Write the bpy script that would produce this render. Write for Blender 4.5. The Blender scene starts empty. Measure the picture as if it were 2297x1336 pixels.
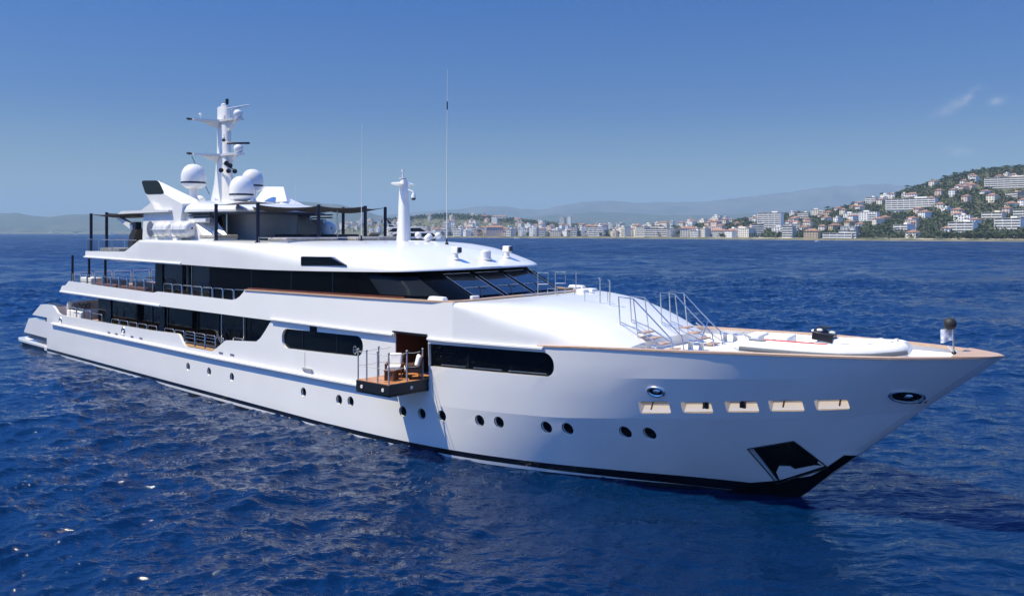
import bpy, bmesh, math, random
import numpy as np
from mathutils import Vector, Matrix, Euler
from mathutils.noise import noise as pnoise, fractal
R = math.radians
random.seed(7); rng = np.random.default_rng(7)
SC = bpy.context.scene
COL = SC.collection

# ---------------------------------------------------------------- camera
cam_d = bpy.data.cameras.new("camera"); cam = bpy.data.objects.new("camera", cam_d); COL.objects.link(cam)
CAM_H = 9.0; FPX = 1780.0; PCX = 1148.5; HOR = 521.0           # focal length in px of a 2297 px wide frame
cam.location = (0, 0, CAM_H); cam.rotation_euler = (R(90), 0, 0)
cam_d.sensor_width = 36; cam_d.lens = 36 * FPX / 2297; cam_d.shift_y = -(668 - HOR) / 2297
cam_d.clip_start = 0.5; cam_d.clip_end = 60000
SC.camera = cam

# ---------------------------------------------------------------- sun, sky, exposure
SUN_EL = 59.5
sun_h = Vector((-0.972, -0.235, 0)).normalized()
sun_dir = (sun_h * math.cos(R(SUN_EL)) + Vector((0, 0, math.sin(R(SUN_EL))))).normalized()
sun_d = bpy.data.lights.new("sun", 'SUN'); sun = bpy.data.objects.new("sun", sun_d); COL.objects.link(sun)
sun_d.energy = 5.0; sun_d.angle = R(0.53); sun_d.color = (1.0, 0.90, 0.64)
sun.rotation_euler = (-sun_dir).to_track_quat('-Z', 'Y').to_euler()
sun.location = (-200, -50, 300)

W = bpy.data.worlds.new("World"); SC.world = W; W.use_nodes = True
nt = W.node_tree; nt.nodes.clear()
def N(t, kind, **kw):
    n = t.nodes.new(kind)
    for k, v in kw.items():
        if k.startswith('i_'): n.inputs[k[2:].replace('_', ' ')].default_value = v
        else: setattr(n, k, v)
    return n
def ramp(t, stops, interp='LINEAR'):
    n = t.nodes.new('ShaderNodeValToRGB'); cr = n.color_ramp; cr.interpolation = interp
    while len(cr.elements) > 1: cr.elements.remove(cr.elements[-1])
    for i, (p, c) in enumerate(stops):
        e = cr.elements[0] if i == 0 else cr.elements.new(p)
        e.position = p; e.color = c if len(c) == 4 else (*c, 1)
    return n
out = N(nt, 'ShaderNodeOutputWorld'); bg = N(nt, 'ShaderNodeBackground'); bg.inputs['Strength'].default_value = 0.12
sky = N(nt, 'ShaderNodeTexSky', sky_type='NISHITA', sun_disc=False, sun_elevation=R(SUN_EL),
        sun_rotation=math.atan2(sun_h.x, sun_h.y), air_density=1.0, dust_density=0.35, ozone_density=4.0, altitude=0)
tc = N(nt, 'ShaderNodeTexCoord'); sep = N(nt, 'ShaderNodeSeparateXYZ'); nt.links.new(tc.outputs['Generated'], sep.inputs[0])
# clear deep-blue air overhead, paler to the horizon: filter on the sky by elevation
fil = ramp(nt, [(0.0, (0.44, 0.475, 0.45)), (0.057, (0.39, 0.415, 0.40)), (0.15, (0.18, 0.295, 0.48)), (0.285, (0.095, 0.30, 0.60)), (0.37, (0.22, 0.78, 1.8)), (0.5, (0.28, 0.95, 2.0)), (1.0, (0.40, 1.0, 1.8))])
nt.links.new(sep.outputs['Z'], fil.inputs[0])
mul = N(nt, 'ShaderNodeMix', data_type='RGBA', blend_type='MULTIPLY'); mul.inputs['Factor'].default_value = 1.0
nt.links.new(sky.outputs[0], mul.inputs['A']); nt.links.new(fil.outputs[0], mul.inputs['B'])
# two faint wisps of cloud low in the clear sky (fixed compass directions)
dv = N(nt, 'ShaderNodeVectorMath', operation='NORMALIZE'); nt.links.new(tc.outputs['Generated'], dv.inputs[0])
cnz = N(nt, 'ShaderNodeTexNoise'); cnz.inputs['Scale'].default_value = 55; cnz.inputs['Detail'].default_value = 6; nt.links.new(dv.outputs[0], cnz.inputs['Vector'])
wsum = None
for (cx_, cz_, a_, wx, wz) in ((.5557, .1585, .5, .019, .0055), (.580, .173, .75, .010, .004), (.561, .1015, -.12, .014, .004), (.612, .165, .2, .007, .004)):
    d0 = Vector((cx_, 1, cz_)).normalized(); ax = Vector((1, -cx_, 0)).normalized(); up_ = ax.cross(d0) * -1; up_ = up_ if up_.z > 0 else -up_
    e1 = ax * math.cos(a_) + up_ * math.sin(a_); e2 = up_ * math.cos(a_) - ax * math.sin(a_)
    sb = N(nt, 'ShaderNodeVectorMath', operation='SUBTRACT'); nt.links.new(dv.outputs[0], sb.inputs[0]); sb.inputs[1].default_value = d0
    q = []
    for e_, w_ in ((e1, wx), (e2, wz)):
        dp = N(nt, 'ShaderNodeVectorMath', operation='DOT_PRODUCT'); nt.links.new(sb.outputs[0], dp.inputs[0]); dp.inputs[1].default_value = e_ / w_
        sq = N(nt, 'ShaderNodeMath', operation='MULTIPLY'); nt.links.new(dp.outputs['Value'], sq.inputs[0]); nt.links.new(dp.outputs['Value'], sq.inputs[1]); q.append(sq)
    ad = N(nt, 'ShaderNodeMath', operation='ADD'); nt.links.new(q[0].outputs[0], ad.inputs[0]); nt.links.new(q[1].outputs[0], ad.inputs[1])
    ng = N(nt, 'ShaderNodeMath', operation='MULTIPLY'); nt.links.new(ad.outputs[0], ng.inputs[0]); ng.inputs[1].default_value = -1.0
    ex = N(nt, 'ShaderNodeMath', operation='EXPONENT'); nt.links.new(ng.outputs[0], ex.inputs[0])
    if wsum is None: wsum = ex
    else:
        mx = N(nt, 'ShaderNodeMath', operation='ADD'); nt.links.new(wsum.outputs[0], mx.inputs[0]); nt.links.new(ex.outputs[0], mx.inputs[1]); wsum = mx
nr = ramp(nt, [(.40, (0, 0, 0)), (.66, (1, 1, 1))]); nt.links.new(cnz.outputs['Fac'], nr.inputs[0])
cm = N(nt, 'ShaderNodeMath', operation='MULTIPLY'); nt.links.new(wsum.outputs[0], cm.inputs[0]); nt.links.new(nr.outputs[0], cm.inputs[1])
cm2 = N(nt, 'ShaderNodeMath', operation='MULTIPLY', use_clamp=True); nt.links.new(cm.outputs[0], cm2.inputs[0]); cm2.inputs[1].default_value = .42
cmx = N(nt, 'ShaderNodeMix', data_type='RGBA'); nt.links.new(cm2.outputs[0], cmx.inputs['Factor']); nt.links.new(mul.outputs['Result'], cmx.inputs['A']); cmx.inputs['B'].default_value = (4.2, 4.2, 4.5, 1)
nt.links.new(cmx.outputs['Result'], bg.inputs['Color']); nt.links.new(bg.outputs[0], out.inputs[0])

SC.view_settings.view_transform = 'Standard'; SC.view_settings.look = 'None'
SC.view_settings.exposure = 0.46; SC.view_settings.gamma = 1.0
SC.render.engine = 'CYCLES'
cy = SC.cycles; cy.use_denoising = True
try: cy.denoiser = 'OPENIMAGEDENOISE'
except Exception: pass
cy.max_bounces = 8; cy.glossy_bounces = 4; cy.transmission_bounces = 4; cy.diffuse_bounces = 3; cy.volume_bounces = 0
cy.caustics_reflective = True; cy.blur_glossy = 0.6; cy.sample_clamp_indirect = 6.0; cy.volume_step_rate = 10

# ---------------------------------------------------------------- helpers
def mat(name, base, rough=0.5, metal=0.0, coat=0.0, spec=0.5, ior=1.45, coat_rough=0.03):
    m = bpy.data.materials.new(name); m.use_nodes = True
    b = m.node_tree.nodes['Principled BSDF']
    b.inputs['Base Color'].default_value = (*base, 1); b.inputs['Roughness'].default_value = rough
    b.inputs['Metallic'].default_value = metal; b.inputs['Coat Weight'].default_value = coat
    b.inputs['Coat Roughness'].default_value = coat_rough
    b.inputs['Specular IOR Level'].default_value = spec; b.inputs['IOR'].default_value = ior
    return m
def bsdf(m): return m.node_tree.nodes['Principled BSDF']
def noisy(m, c1, c2, scale=3.0, detail=4, bump=0.0, stretch=None, coord='Object'):
    t = m.node_tree; tcn = N(t, 'ShaderNodeTexCoord'); nz = N(t, 'ShaderNodeTexNoise'); nz.inputs['Scale'].default_value = scale
    nz.inputs['Detail'].default_value = detail
    src = tcn.outputs[coord]
    if stretch:
        mp = N(t, 'ShaderNodeMapping'); mp.inputs['Scale'].default_value = stretch
        t.links.new(src, mp.inputs[0]); src = mp.outputs[0]
    t.links.new(src, nz.inputs['Vector'])
    r = ramp(t, [(0.35, c1), (0.65, c2)]); t.links.new(nz.outputs['Fac'], r.inputs[0])
    t.links.new(r.outputs[0], bsdf(m).inputs['Base Color'])
    if bump:
        bp = N(t, 'ShaderNodeBump'); bp.inputs['Strength'].default_value = bump; bp.inputs['Distance'].default_value = 0.05
        t.links.new(nz.outputs['Fac'], bp.inputs['Height']); t.links.new(bp.outputs[0], bsdf(m).inputs['Normal'])
    return m

M = {}
M['hull'] = noisy(mat('hull_white_paint', (.80, .80, .80), .22, coat=1.0, spec=.5), (.835, .815, .775), (.865, .845, .805), .35, 2)
M['white'] = noisy(mat('white_paint', (.80, .80, .80), .3, coat=.5), (.70, .695, .68), (.735, .73, .715), .5, 2)
M['deckwhite'] = noisy(mat('deck_white', (.78, .78, .77), .55), (.68, .68, .67), (.74, .735, .72), 1.2, 3)
M['black'] = mat('black_paint', (.006, .007, .012), .25, coat=.4)
M['anti'] = noisy(mat('antifouling', (.012, .013, .017), .5), (.008, .009, .012), (.02, .021, .026), 1.5)
M['glass'] = mat('dark_glass', (.002, .003, .005), .03, spec=.22, ior=1.45)
M['pane'] = mat('tinted_pane', (.008, .011, .017), .02, spec=.5, ior=1.5)
M['post'] = mat('navy_post', (.008, .01, .03), .3)
M['steel'] = mat('stainless', (.68, .67, .65), .25, 1.0)
M['darksteel'] = mat('dark_metal', (.03, .033, .04), .35, .6)
M['rubber'] = mat('rubber', (.02, .02, .022), .6)
M['fabric'] = noisy(mat('awning_fabric', (.07, .066, .066), .9), (.075, .07, .07), (.11, .105, .10), 5)
def translucent(m, c, f):
    t = m.node_tree; b_ = N(t, 'ShaderNodeBsdfTranslucent'); b_.inputs['Color'].default_value = (*c, 1); x_ = N(t, 'ShaderNodeMixShader'); x_.inputs[0].default_value = f
    t.links.new(bsdf(m).outputs[0], x_.inputs[1]); t.links.new(b_.outputs[0], x_.inputs[2]); t.links.new(x_.outputs[0], t.nodes['Material Output'].inputs[0])
translucent(M['fabric'], (.16, .155, .15), .5)
ht = M['hull'].node_tree; hn_ = N(ht, 'ShaderNodeTexNoise'); hn_.inputs['Scale'].default_value = .9; hn_.inputs['Detail'].default_value = 2
htc = N(ht, 'ShaderNodeTexCoord'); ht.links.new(htc.outputs['Object'], hn_.inputs['Vector']); hb_ = N(ht, 'ShaderNodeBump'); hb_.inputs['Strength'].default_value = .3; hb_.inputs['Distance'].default_value = .03
ht.links.new(hn_.outputs['Fac'], hb_.inputs['Height']); ht.links.new(hb_.outputs[0], bsdf(M['hull']).inputs['Coat Normal'])   # faint fairing ripple in the clear coat
bsdf(M['hull']).inputs['Coat IOR'].default_value = 1.75
M['floorglow'] = mat('mooring_floor_added_glow', (.85, .75, .6), .5)
bsdf(M['floorglow']).inputs['Emission Color'].default_value = (1, .80, .58, 1); bsdf(M['floorglow']).inputs['Emission Strength'].default_value = .40  # added warm glow stands in for daylight on the mooring deck floor; no lamp there
M['wallglow'] = mat('mooring_wall_added_glow', (.60, .56, .50), .5)
bsdf(M['wallglow']).inputs['Emission Color'].default_value = (1, .88, .74, 1); bsdf(M['wallglow']).inputs['Emission Strength'].default_value = .10  # weak added glow imitates daylight on the wall inside the mooring openings
M['teakmid'] = mat('teak_fitting', (.25, .15, .09), .5)
M['corner'] = mat('corner_pane', (.012, .015, .02), .05, spec=.07)
M['cushion'] = noisy(mat('taupe_cushion', (.30, .28, .26), .9), (.25, .235, .22), (.36, .33, .31), 4)
M['cream'] = noisy(mat('cream_cushion', (.72, .69, .64), .9), (.68, .65, .60), (.76, .73, .69), 3)
M['grey'] = noisy(mat('grey_panel', (.22, .23, .25), .35, coat=.3), (.29, .295, .31), (.36, .365, .38), .8)
M['greyband'] = mat('grey_band', (.10, .12, .17), .5)
M['red'] = mat('red_fabric', (.62, .05, .035), .7)
M['rope'] = mat('rope', (.5, .49, .46), .9)
M['hypalon'] = noisy(mat('hypalon', (.76, .75, .72), .55), (.72, .71, .68), (.79, .78, .76), 2)
def wood(name, a, b, rough=.5, st=(1, 14, 14)):
    return noisy(mat(name, a, rough, coat=.25, coat_rough=.2), a, b, 2.0, 5, .15, st)
M['teak'] = wood('teak', (.36, .21, .11), (.50, .32, .18))
M['caprail'] = wood('teak_caprail', (.42, .27, .17), (.55, .37, .25))
M['mahog'] = wood('varnished_mahogany', (.085, .022, .010), (.14, .04, .016), .3)
M['planks'] = wood('teak_planks', (.42, .17, .07), (.56, .26, .11))
M['teakdark'] = wood('teak_dark', (.11, .042, .022), (.17, .07, .035), .45)
M['lens'] = mat('lamp_lens', (.05, .06, .07), .05, spec=1)

class MB:
    def __init__(s): s.v = []; s.f = []; s.mi = []
    def add(s, vs, fs, mi=0):
        o = len(s.v); s.v += [tuple(map(float, p)) for p in vs]
        s.f += [tuple(i + o for i in f) for f in fs]; s.mi += [mi] * len(fs); return s
    def box(s, c, d, rot=None, mi=0, taper=1.0):
        hx, hy, hz = d[0] / 2, d[1] / 2, d[2] / 2; pts = []
        for z in (-1, 1):
            k = taper if z > 0 else 1
            for x, y in ((-1, -1), (1, -1), (1, 1), (-1, 1)): pts.append(Vector((x * hx * k, y * hy * k, z * hz)))
        if rot is not None: pts = [rot @ p for p in pts]
        pts = [p + Vector(c) for p in pts]
        return s.add(pts, [(3, 2, 1, 0), (4, 5, 6, 7), (0, 1, 5, 4), (1, 2, 6, 5), (2, 3, 7, 6), (3, 0, 4, 7)], mi)
    def tube(s, path, r, n=8, mi=0, closed=False, caps=True):
        P = [Vector(p) for p in path]; m = len(P); rr = r if isinstance(r, (list, tuple)) else [r] * m
        rings = []; up = None
        for i in range(m):
            if closed: d = P[(i + 1) % m] - P[i - 1]
            else: d = P[min(i + 1, m - 1)] - P[max(i - 1, 0)]
            d.normalize()
            if up is None:
                up = Vector((0, 0, 1)) if abs(d.z) < .9 else Vector((1, 0, 0))
            a = up - d * up.dot(d)
            if a.length < 1e-5: a = Vector((1, 0, 0)) - d * d.x
            a.normalize(); b = d.cross(a); up = a
            rings.append([P[i] + (a * math.cos(2 * math.pi * k / n) + b * math.sin(2 * math.pi * k / n)) * rr[i] for k in range(n)])
        return s.loft(rings, True, caps and not closed, closed, mi)
    def loft(s, rings, closed=True, caps=False, loop=False, mi=0):
        n = len(rings[0]); vs = [p for r in rings for p in r]; fs = []; m = len(rings)
        for i in range(m if loop else m - 1):
            j = (i + 1) % m
            for k in range(n if closed else n - 1):
                l = (k + 1) % n; fs.append((i * n + k, i * n + l, j * n + l, j * n + k))
        if caps: fs.append(tuple(range(n - 1, -1, -1))); fs.append(tuple((m - 1) * n + k for k in range(n)))
        return s.add(vs, fs, mi)
    def lathe(s, prof, c=(0, 0, 0), n=20, axis=None, mi=0):
        q = Vector((0, 0, 1)).rotation_difference(Vector(axis)) if axis is not None else None
        rings = []
        for r, z in prof:
            ring = []
            for k in range(n):
                p = Vector((max(r, 1e-4) * math.cos(2 * math.pi * k / n), max(r, 1e-4) * math.sin(2 * math.pi * k / n), z))
                if q: p = q @ p
                ring.append(p + Vector(c))
            rings.append(ring)
        return s.loft(rings, True, True, False, mi)
    def prism(s, a, b, mi=0):                      # two matching polygons
        n = len(a); vs = list(a) + list(b)
        fs = [tuple(range(n - 1, -1, -1)), tuple(range(n, 2 * n))] + [(k, (k + 1) % n, n + (k + 1) % n, n + k) for k in range(n)]
        return s.add(vs, fs, mi)
    def ball(s, c, r, n=12, sq=(1, 1, 1), mi=0):
        prof = [(math.sin(math.pi * i / n), -math.cos(math.pi * i / n)) for i in range(n + 1)]
        rings = [[(c[0] + r * sq[0] * max(p, 1e-4) * math.cos(2 * math.pi * k / (n + 4)), c[1] + r * sq[1] * max(p, 1e-4) * math.sin(2 * math.pi * k / (n + 4)), c[2] + r * sq[2] * z) for k in range(n + 4)] for p, z in prof]
        return s.loft(rings, True, True, False, mi)
    def mesh(s, name, mats, angle=35, fix=True):
        me = bpy.data.meshes.new(name); me.from_pydata(s.v, [], s.f)
        for m in (mats if isinstance(mats, (list, tuple)) else [mats]): me.materials.append(m)
        me.polygons.foreach_set('material_index', s.mi)
        if fix:
            bm = bmesh.new(); bm.from_mesh(me); bmesh.ops.remove_doubles(bm, verts=bm.verts, dist=2e-5)
            bmesh.ops.dissolve_degenerate(bm, dist=1e-5, edges=bm.edges)
            bmesh.ops.recalc_face_normals(bm, faces=bm.faces); bm.to_mesh(me); bm.free()
        smooth(me, angle); return me
    def build(s, name, mats, parent=None, angle=35, fix=True, bevel=0):
        o = bpy.data.objects.new(name, s.mesh(name, mats, angle, fix)); COL.objects.link(o)
        if parent: o.parent = parent
        if bevel:
            b = o.modifiers.new('bevel', 'BEVEL'); b.width = bevel; b.segments = 2; b.limit_method = 'ANGLE'; b.angle_limit = R(40)
        return o
def smooth(me, angle):
    me.polygons.foreach_set('use_smooth', [True] * len(me.polygons))
    try: me.set_sharp_from_angle(angle=R(angle))
    except Exception: pass
def tag(o, label=None, cat=None, group=None, kind=None):
    if label: o['label'] = label
    if cat: o['category'] = cat
    if group: o['group'] = group
    if kind: o['kind'] = kind
    return o
def empty(name, parent=None, loc=(0, 0, 0), rz=0):
    o = bpy.data.objects.new(name, None); COL.objects.link(o); o.location = loc; o.rotation_euler = (0, 0, rz)
    o.empty_display_size = .2
    if parent: o.parent = parent
    return o
def copy_tree(o, parent=None):
    c = o.copy(); COL.objects.link(c); c.parent = parent
    if parent: c.matrix_parent_inverse = o.matrix_parent_inverse
    for ch in list(o.children): copy_tree(ch, c)
    return c
def interp(xs, ys, x):                               # monotone cubic
    if x <= xs[0]: return ys[0]
    if x >= xs[-1]: return ys[-1]
    n = len(xs); i = max(k for k in range(n - 1) if xs[k] <= x)
    d = [(ys[k + 1] - ys[k]) / (xs[k + 1] - xs[k]) for k in range(n - 1)]
    def tg(k):
        if k == 0: return d[0]
        if k == n - 1: return d[-1]
        if d[k - 1] * d[k] <= 0: return 0
        w1 = 2 * (xs[k + 1] - xs[k]) + xs[k] - xs[k - 1]; w2 = xs[k + 1] - xs[k] + 2 * (xs[k] - xs[k - 1])
        return (w1 + w2) / (w1 / d[k - 1] + w2 / d[k])
    h = xs[i + 1] - xs[i]; t = (x - xs[i]) / h
    return ((1 + 2 * t) * (1 - t) ** 2 * ys[i] + t * (1 - t) ** 2 * h * tg(i) + t * t * (3 - 2 * t) * ys[i + 1] + t * t * (t - 1) * h * tg(i + 1))
def lerp(xs, ys, x): return float(np.interp(x, xs, ys))
def boolean(o, cutters):
    """cut the cutters (MB list) out of mesh object o, bake the result"""
    c = MB()
    for m in cutters: c.add(m.v, m.f)
    co = c.build('cutter', M['white'], o.parent)
    md = o.modifiers.new('cut', 'BOOLEAN'); md.object = co; md.operation = 'DIFFERENCE'; md.solver = 'EXACT'; md.use_self = False
    dg = bpy.context.evaluated_depsgraph_get(); dg.update()
    me = bpy.data.meshes.new_from_object(o.evaluated_get(dg)); o.modifiers.clear(); old = o.data; o.data = me
    bpy.data.objects.remove(co, do_unlink=True); bpy.data.meshes.remove(old)
    return o

# ================================================================ SHIP FRAME  s = forward, t = starboard, z = up
TH = math.atan(2014 / 1780)
UX, UY = math.sin(TH), -math.cos(TH)
ORIG = (-32.382, 65.064, 0.0); ANG = math.atan2(UY, UX)
SHIP = Matrix.Translation(ORIG) @ Matrix.Rotation(ANG, 4, 'Z')
def P(s, t, z): return (s, -t, z)
def world(s, t, z): return SHIP @ Vector((s, -t, z))
WATER = -0.26

# ---------------------------------------------------------------- hull form
STEM = ([-2.0, -.3, 0, .77, 1.63, 2.61, 3.86, 4.78, 5.31], [54.6, 56.45, 56.82, 57.58, 58.53, 59.57, 61.0, 62.1, 62.7])
def s_stem(z): return lerp(*STEM, z)
BW = ([0, .216, .37, .557, .711, .85, .937, 1.0], [5.23, 5.02, 4.62, 3.6, 2.3, 1.0, .36, 0.02])
BR = ([0, .075, .226, .376, .526, .677, .752, .827, .902, .947, .977, .993, 1.0], [5.23, 5.2, 5.05, 4.78, 4.35, 3.72, 3.33, 2.8, 2.1, 1.42, .82, .38, 0.04])
def k1(s): return lerp([40, 44, 48.7, 52, 54.2, 58, 63], [3.45, 3.5, 3.62, 3.9, 4.08, 4.42, 4.95], s)
def seam(s): return lerp([0, 38, 41.5, 49, 52, 55.5, 58.3, 59.9, 61, 63], [2.25, 2.25, 1.78, 2.08, 2.4, 2.76, 3.08, 3.33, 3.6, 4.1], s)
def rail(s): return lerp([0, 31.6, 44, 48.7, 50.3, 53.6, 56, 58, 60, 62.7], [4.6, 4.6, 4.66, 4.76, 4.85, 4.98, 5.09, 5.15, 5.21, 5.31], s)
def B(s, z):
    x = (s - 36) / (s_stem(z) - 36)
    if x <= 0: return 5.23 if z >= 0 else 5.23 + z * .12
    bw, br_ = interp(*BW, x), interp(*BR, x)
    g = lerp([0, seam(s), k1(s), rail(s)], [0, .56 + .09 * min(1, max(0, (s - 40) / 4)), .86 + .055 * min(1, max(0, (s - 40) / 5)), 1.0], z)
    return bw + (br_ - bw) * g + (z * .12 * min(bw, 1) if z < 0 else 0)
def br(s): return B(s, rail(s))
def on_line(x, line):                                 # s on the line z = line(s) at normalised x
    s = 36 + x * 26
    for _ in range(12): s = 36 + x * (s_stem(line(s)) - 36)
    return s
xi = [0, .03, .06, .1, .14, .18, .22, .26, .3, .34, .38, .42, .46, .5, .54, .58, .62, .66, .7, .735, .77, .8, .83, .86, .885, .91, .93, .95, .965, .98, .99, .996, 1.0]

yacht = empty('motor_yacht', None, ORIG, ANG)
tag(yacht, 'huge white three-deck motor yacht with dark glass bands, flared bow and teak rail', 'yacht')
Y = yacht

# lower hull: keel to the seam
lines = [lambda s: -1.7, lambda s: -.7, lambda s: -.27, lambda s: -.13 - .135 * min(1, max(0, (s - 47) / 6)), lambda s: .08 + .05 * max(0, (s - 36) / 21), lambda s: .5 + .15 * max(0, (s - 36) / 21), lambda s: .5 * (.5 + seam(s)), seam]
mats_row = [1, 1, 0, 2, 0, 0, 0]
rings = []
cols = [('s', s) for s in (0, 6, 12, 18, 24, 30, 33, 36)] + [('x', x) for x in xi[1:]]
for kind, a in cols:
    rg = []
    for ln in lines:
        s = a if kind == 's' else on_line(a, ln)
        rg.append((s, B(s, ln(s)), ln(s)))
    rings.append(rg)
nL = len(lines)
def hull_loft(rings, mats_row, top_mi, name, mats, rail_in=None):
    """closed solid from starboard sections; rail_in(s) gives (cap width, deck z)"""
    mb = MB(); full = []
    for rg in rings:
        st = [P(*p) for p in rg]; pt = [P(p[0], -p[1], p[2]) for p in rg]
        if rail_in:
            s, b, z = rg[-1]; w, dz = rail_in(s); w = min(w, b * .5)
            st += [P(s, b - w, z), P(s - .01, max(b - w - .02, .005), dz)]; pt += [P(s, -(b - w), z), P(s - .01, -max(b - w - .02, .005), dz)]
        full.append(st + pt[::-1])
    m = len(full[0]); h = m // 2
    rowm = list(mats_row) + ([0, 0] if rail_in else [])
    for i in range(len(full) - 1):
        for k in range(m):
            l = (k + 1) % m
            if k < h - 1: mi = rowm[k]
            elif k == h - 1: mi = top_mi
            elif k == m - 1: mi = mats_row[0]
            else: mi = rowm[m - 2 - k]
            mb.add([full[i][k], full[i][l], full[i + 1][l], full[i + 1][k]], [(0, 1, 2, 3)], mi)
    mb.add(full[0], [tuple(range(m))], 0); mb.add(full[-1], [tuple(range(m))], 0)
    return mb.build(name, mats, Y, 5)
hull = hull_loft(rings, mats_row, 3, 'hull', [M['hull'], M['anti'], M['black'], M['teak'], M['darksteel']])

ports = [(22.73, 1.21), (25.18, 1.21), (27.66, 1.2), (34.38, 1.28), (37.17, 1.30), (38.0, 1.33), (41.4, 1.36), (42.5, 1.41), (43.6, 1.47), (45.5, 1.53), (46.4, 1.58), (48.45, 1.64), (49.3, 1.69), (51.45, 1.80), (52.3, 1.85)]
def oval(s0, z0, a, b, n=20, p=2.0):
    o = []
    for k in range(n):
        c, s = math.cos(2 * math.pi * k / n), math.sin(2 * math.pi * k / n)
        o.append((s0 + a * math.copysign(abs(c) ** (2 / p), c), z0 + b * math.copysign(abs(s) ** (2 / p), s)))
    return o
def cutter(poly, side, depth):                         # cut an outline of (s,z) to a depth below the hull skin
    m = MB(); ins = [P(s, side * (B(s, z) - depth), z) for s, z in poly]; outs = [P(s, side * (B(s, z) + .5), z) for s, z in poly]
    return m.prism(ins, outs)
def skin(poly, side, off, mb=None, mi=0):              # a face that follows the hull skin at an offset (centre fan)
    mb = mb or MB(); cs = sum(p[0] for p in poly) / len(poly); cz = sum(p[1] for p in poly) / len(poly)
    vs = [P(cs, side * (B(cs, cz) + off), cz)] + [P(s, side * (B(s, z) + off), z) for s, z in poly]
    n = len(poly); return mb.add(vs, [(0, 1 + k, 1 + (k + 1) % n) for k in range(n)], mi)
pocket = [(55.35, 1.56), (56.85, 2.03), (57.62, 1.08), (55.9, .22)]
cuts = [cutter(oval(s, z, .225, .235), sd, .12) for s, z in ports for sd in (1, -1)]
def pocket_cut(sd):
    m = MB(); return m.prism([P(s, sd * max(B(s, z) - .42, .12), z) for s, z in pocket], [P(s, sd * (B(s, z) + .6), z) for s, z in pocket])
cuts += [pocket_cut(1), pocket_cut(-1)]
boolean(hull, cuts); smooth(hull.data, 5)
for s, z in ports:
    for sd in (1, -1):
        g = skin(oval(s, z, .215, .225), sd, -.115).build('porthole', M['glass'], Y)
        r_ = MB(); ring = [P(a, sd * (B(a, c) - .02), c) for a, c in oval(s, z, .222, .232, 24)]
        r_.tube(ring, .016, 6, closed=True).build('rim', M['steel'], g)
# anchor pockets with stowed anchor plate
for sd in (1, -1):
    pk = MB(); inner = [(s * .985 + 56.4 * .015, z * .985 + 1.2 * .015) for s, z in pocket]
    pk.prism([P(s, sd * max(B(s, z) - .40, .13), z) for s, z in inner], [P(s, sd * max(B(s, z) - .34, .17), z) for s, z in inner])
    ap = pk.build('anchor_pocket', M['glass'], Y)
    fr = MB(); loop = pocket + pocket[:1]
    for a, c in zip(pocket, pocket[1:] + pocket[:1]):
        pts = [P(a[0] + (c[0] - a[0]) * k / 6, sd * (B(a[0] + (c[0] - a[0]) * k / 6, a[1] + (c[1] - a[1]) * k / 6) + .012), a[1] + (c[1] - a[1]) * k / 6) for k in range(7)]
        fr.tube(pts, .022, 6)
    fr.build('frame', M['darksteel'], ap)
    an = MB(); zz = [(55.98, .34), (57.52, 1.12), (57.40, 1.36), (57.25, 1.12), (56.55, .86), (56.42, .96), (56.1, .93), (55.95, .66)]
    an.prism([P(s, sd * max(B(s, z) - .33, .16), z) for s, z in zz], [P(s, sd * max(B(s, z) - .10, .22), z) for s, z in zz])
    an.build('anchor', M['white'], ap)
    # dark guard along the forefoot
    sg = MB(); r_ = []
    for z in (-.9, -.5, -.2, .1, .4, .7, 1.0, 1.3, 1.62):
        w = lerp([-.9, .1, .45, .75, 1.62], [2.4, 2.0, .9, .36, .34], z); ss = s_stem(z)
        r_.append([P(ss - w * k / 6, sd * (B(ss - w * k / 6, z) + .012 * min(1, 1 if k else .2)), z) for k in range(7)])
    sg.loft(r_, False).build('stem_guard', M['glass'], Y)

# topsides above the seam, with the foredeck and its rail
def ztop(s):
    if s < 31.6: return lerp([30.1, 30.5, 30.9, 31.2, 31.6], [3.33, 3.55, 3.9, 4.2, 4.56], s)
    return rail(s)
def zdeck(s): return lerp([31, 48, 51, 53, 56, 60, 62.3, 62.7], [3.0, 4.4, 4.5, 4.62, 4.78, 5.02, 5.22, 5.30], s) if s > 31.6 else ztop(s) - .05
lines2 = [lambda s: seam(s) + .001, lambda s: .5 * (seam(s) + min(k1(s), ztop(s) - .1)), lambda s: min(k1(s), ztop(s) - .04), lambda s: .5 * (ztop(s) + min(k1(s), ztop(s) - .04)), ztop]
rings = []
cols = [('s', s) for s in (30.1, 30.5, 30.9, 31.2, 31.6, 33, 34.5, 36)] + [('x', x) for x in xi[1:]]
for kind, a in cols:
    rg = []
    for ln in lines2:
        s = a if kind == 's' else on_line(a, ln)
        rg.append((s, B(s, ln(s)), ln(s)))
    rings.append(rg)
top = hull_loft(rings, [0, 0, 0, 0], 3, 'topsides', [M['hull'], M['anti'], M['black'], M['deckwhite']], rail_in=lambda s: (.13, min(zdeck(s), rail(s) - .01)))
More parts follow.
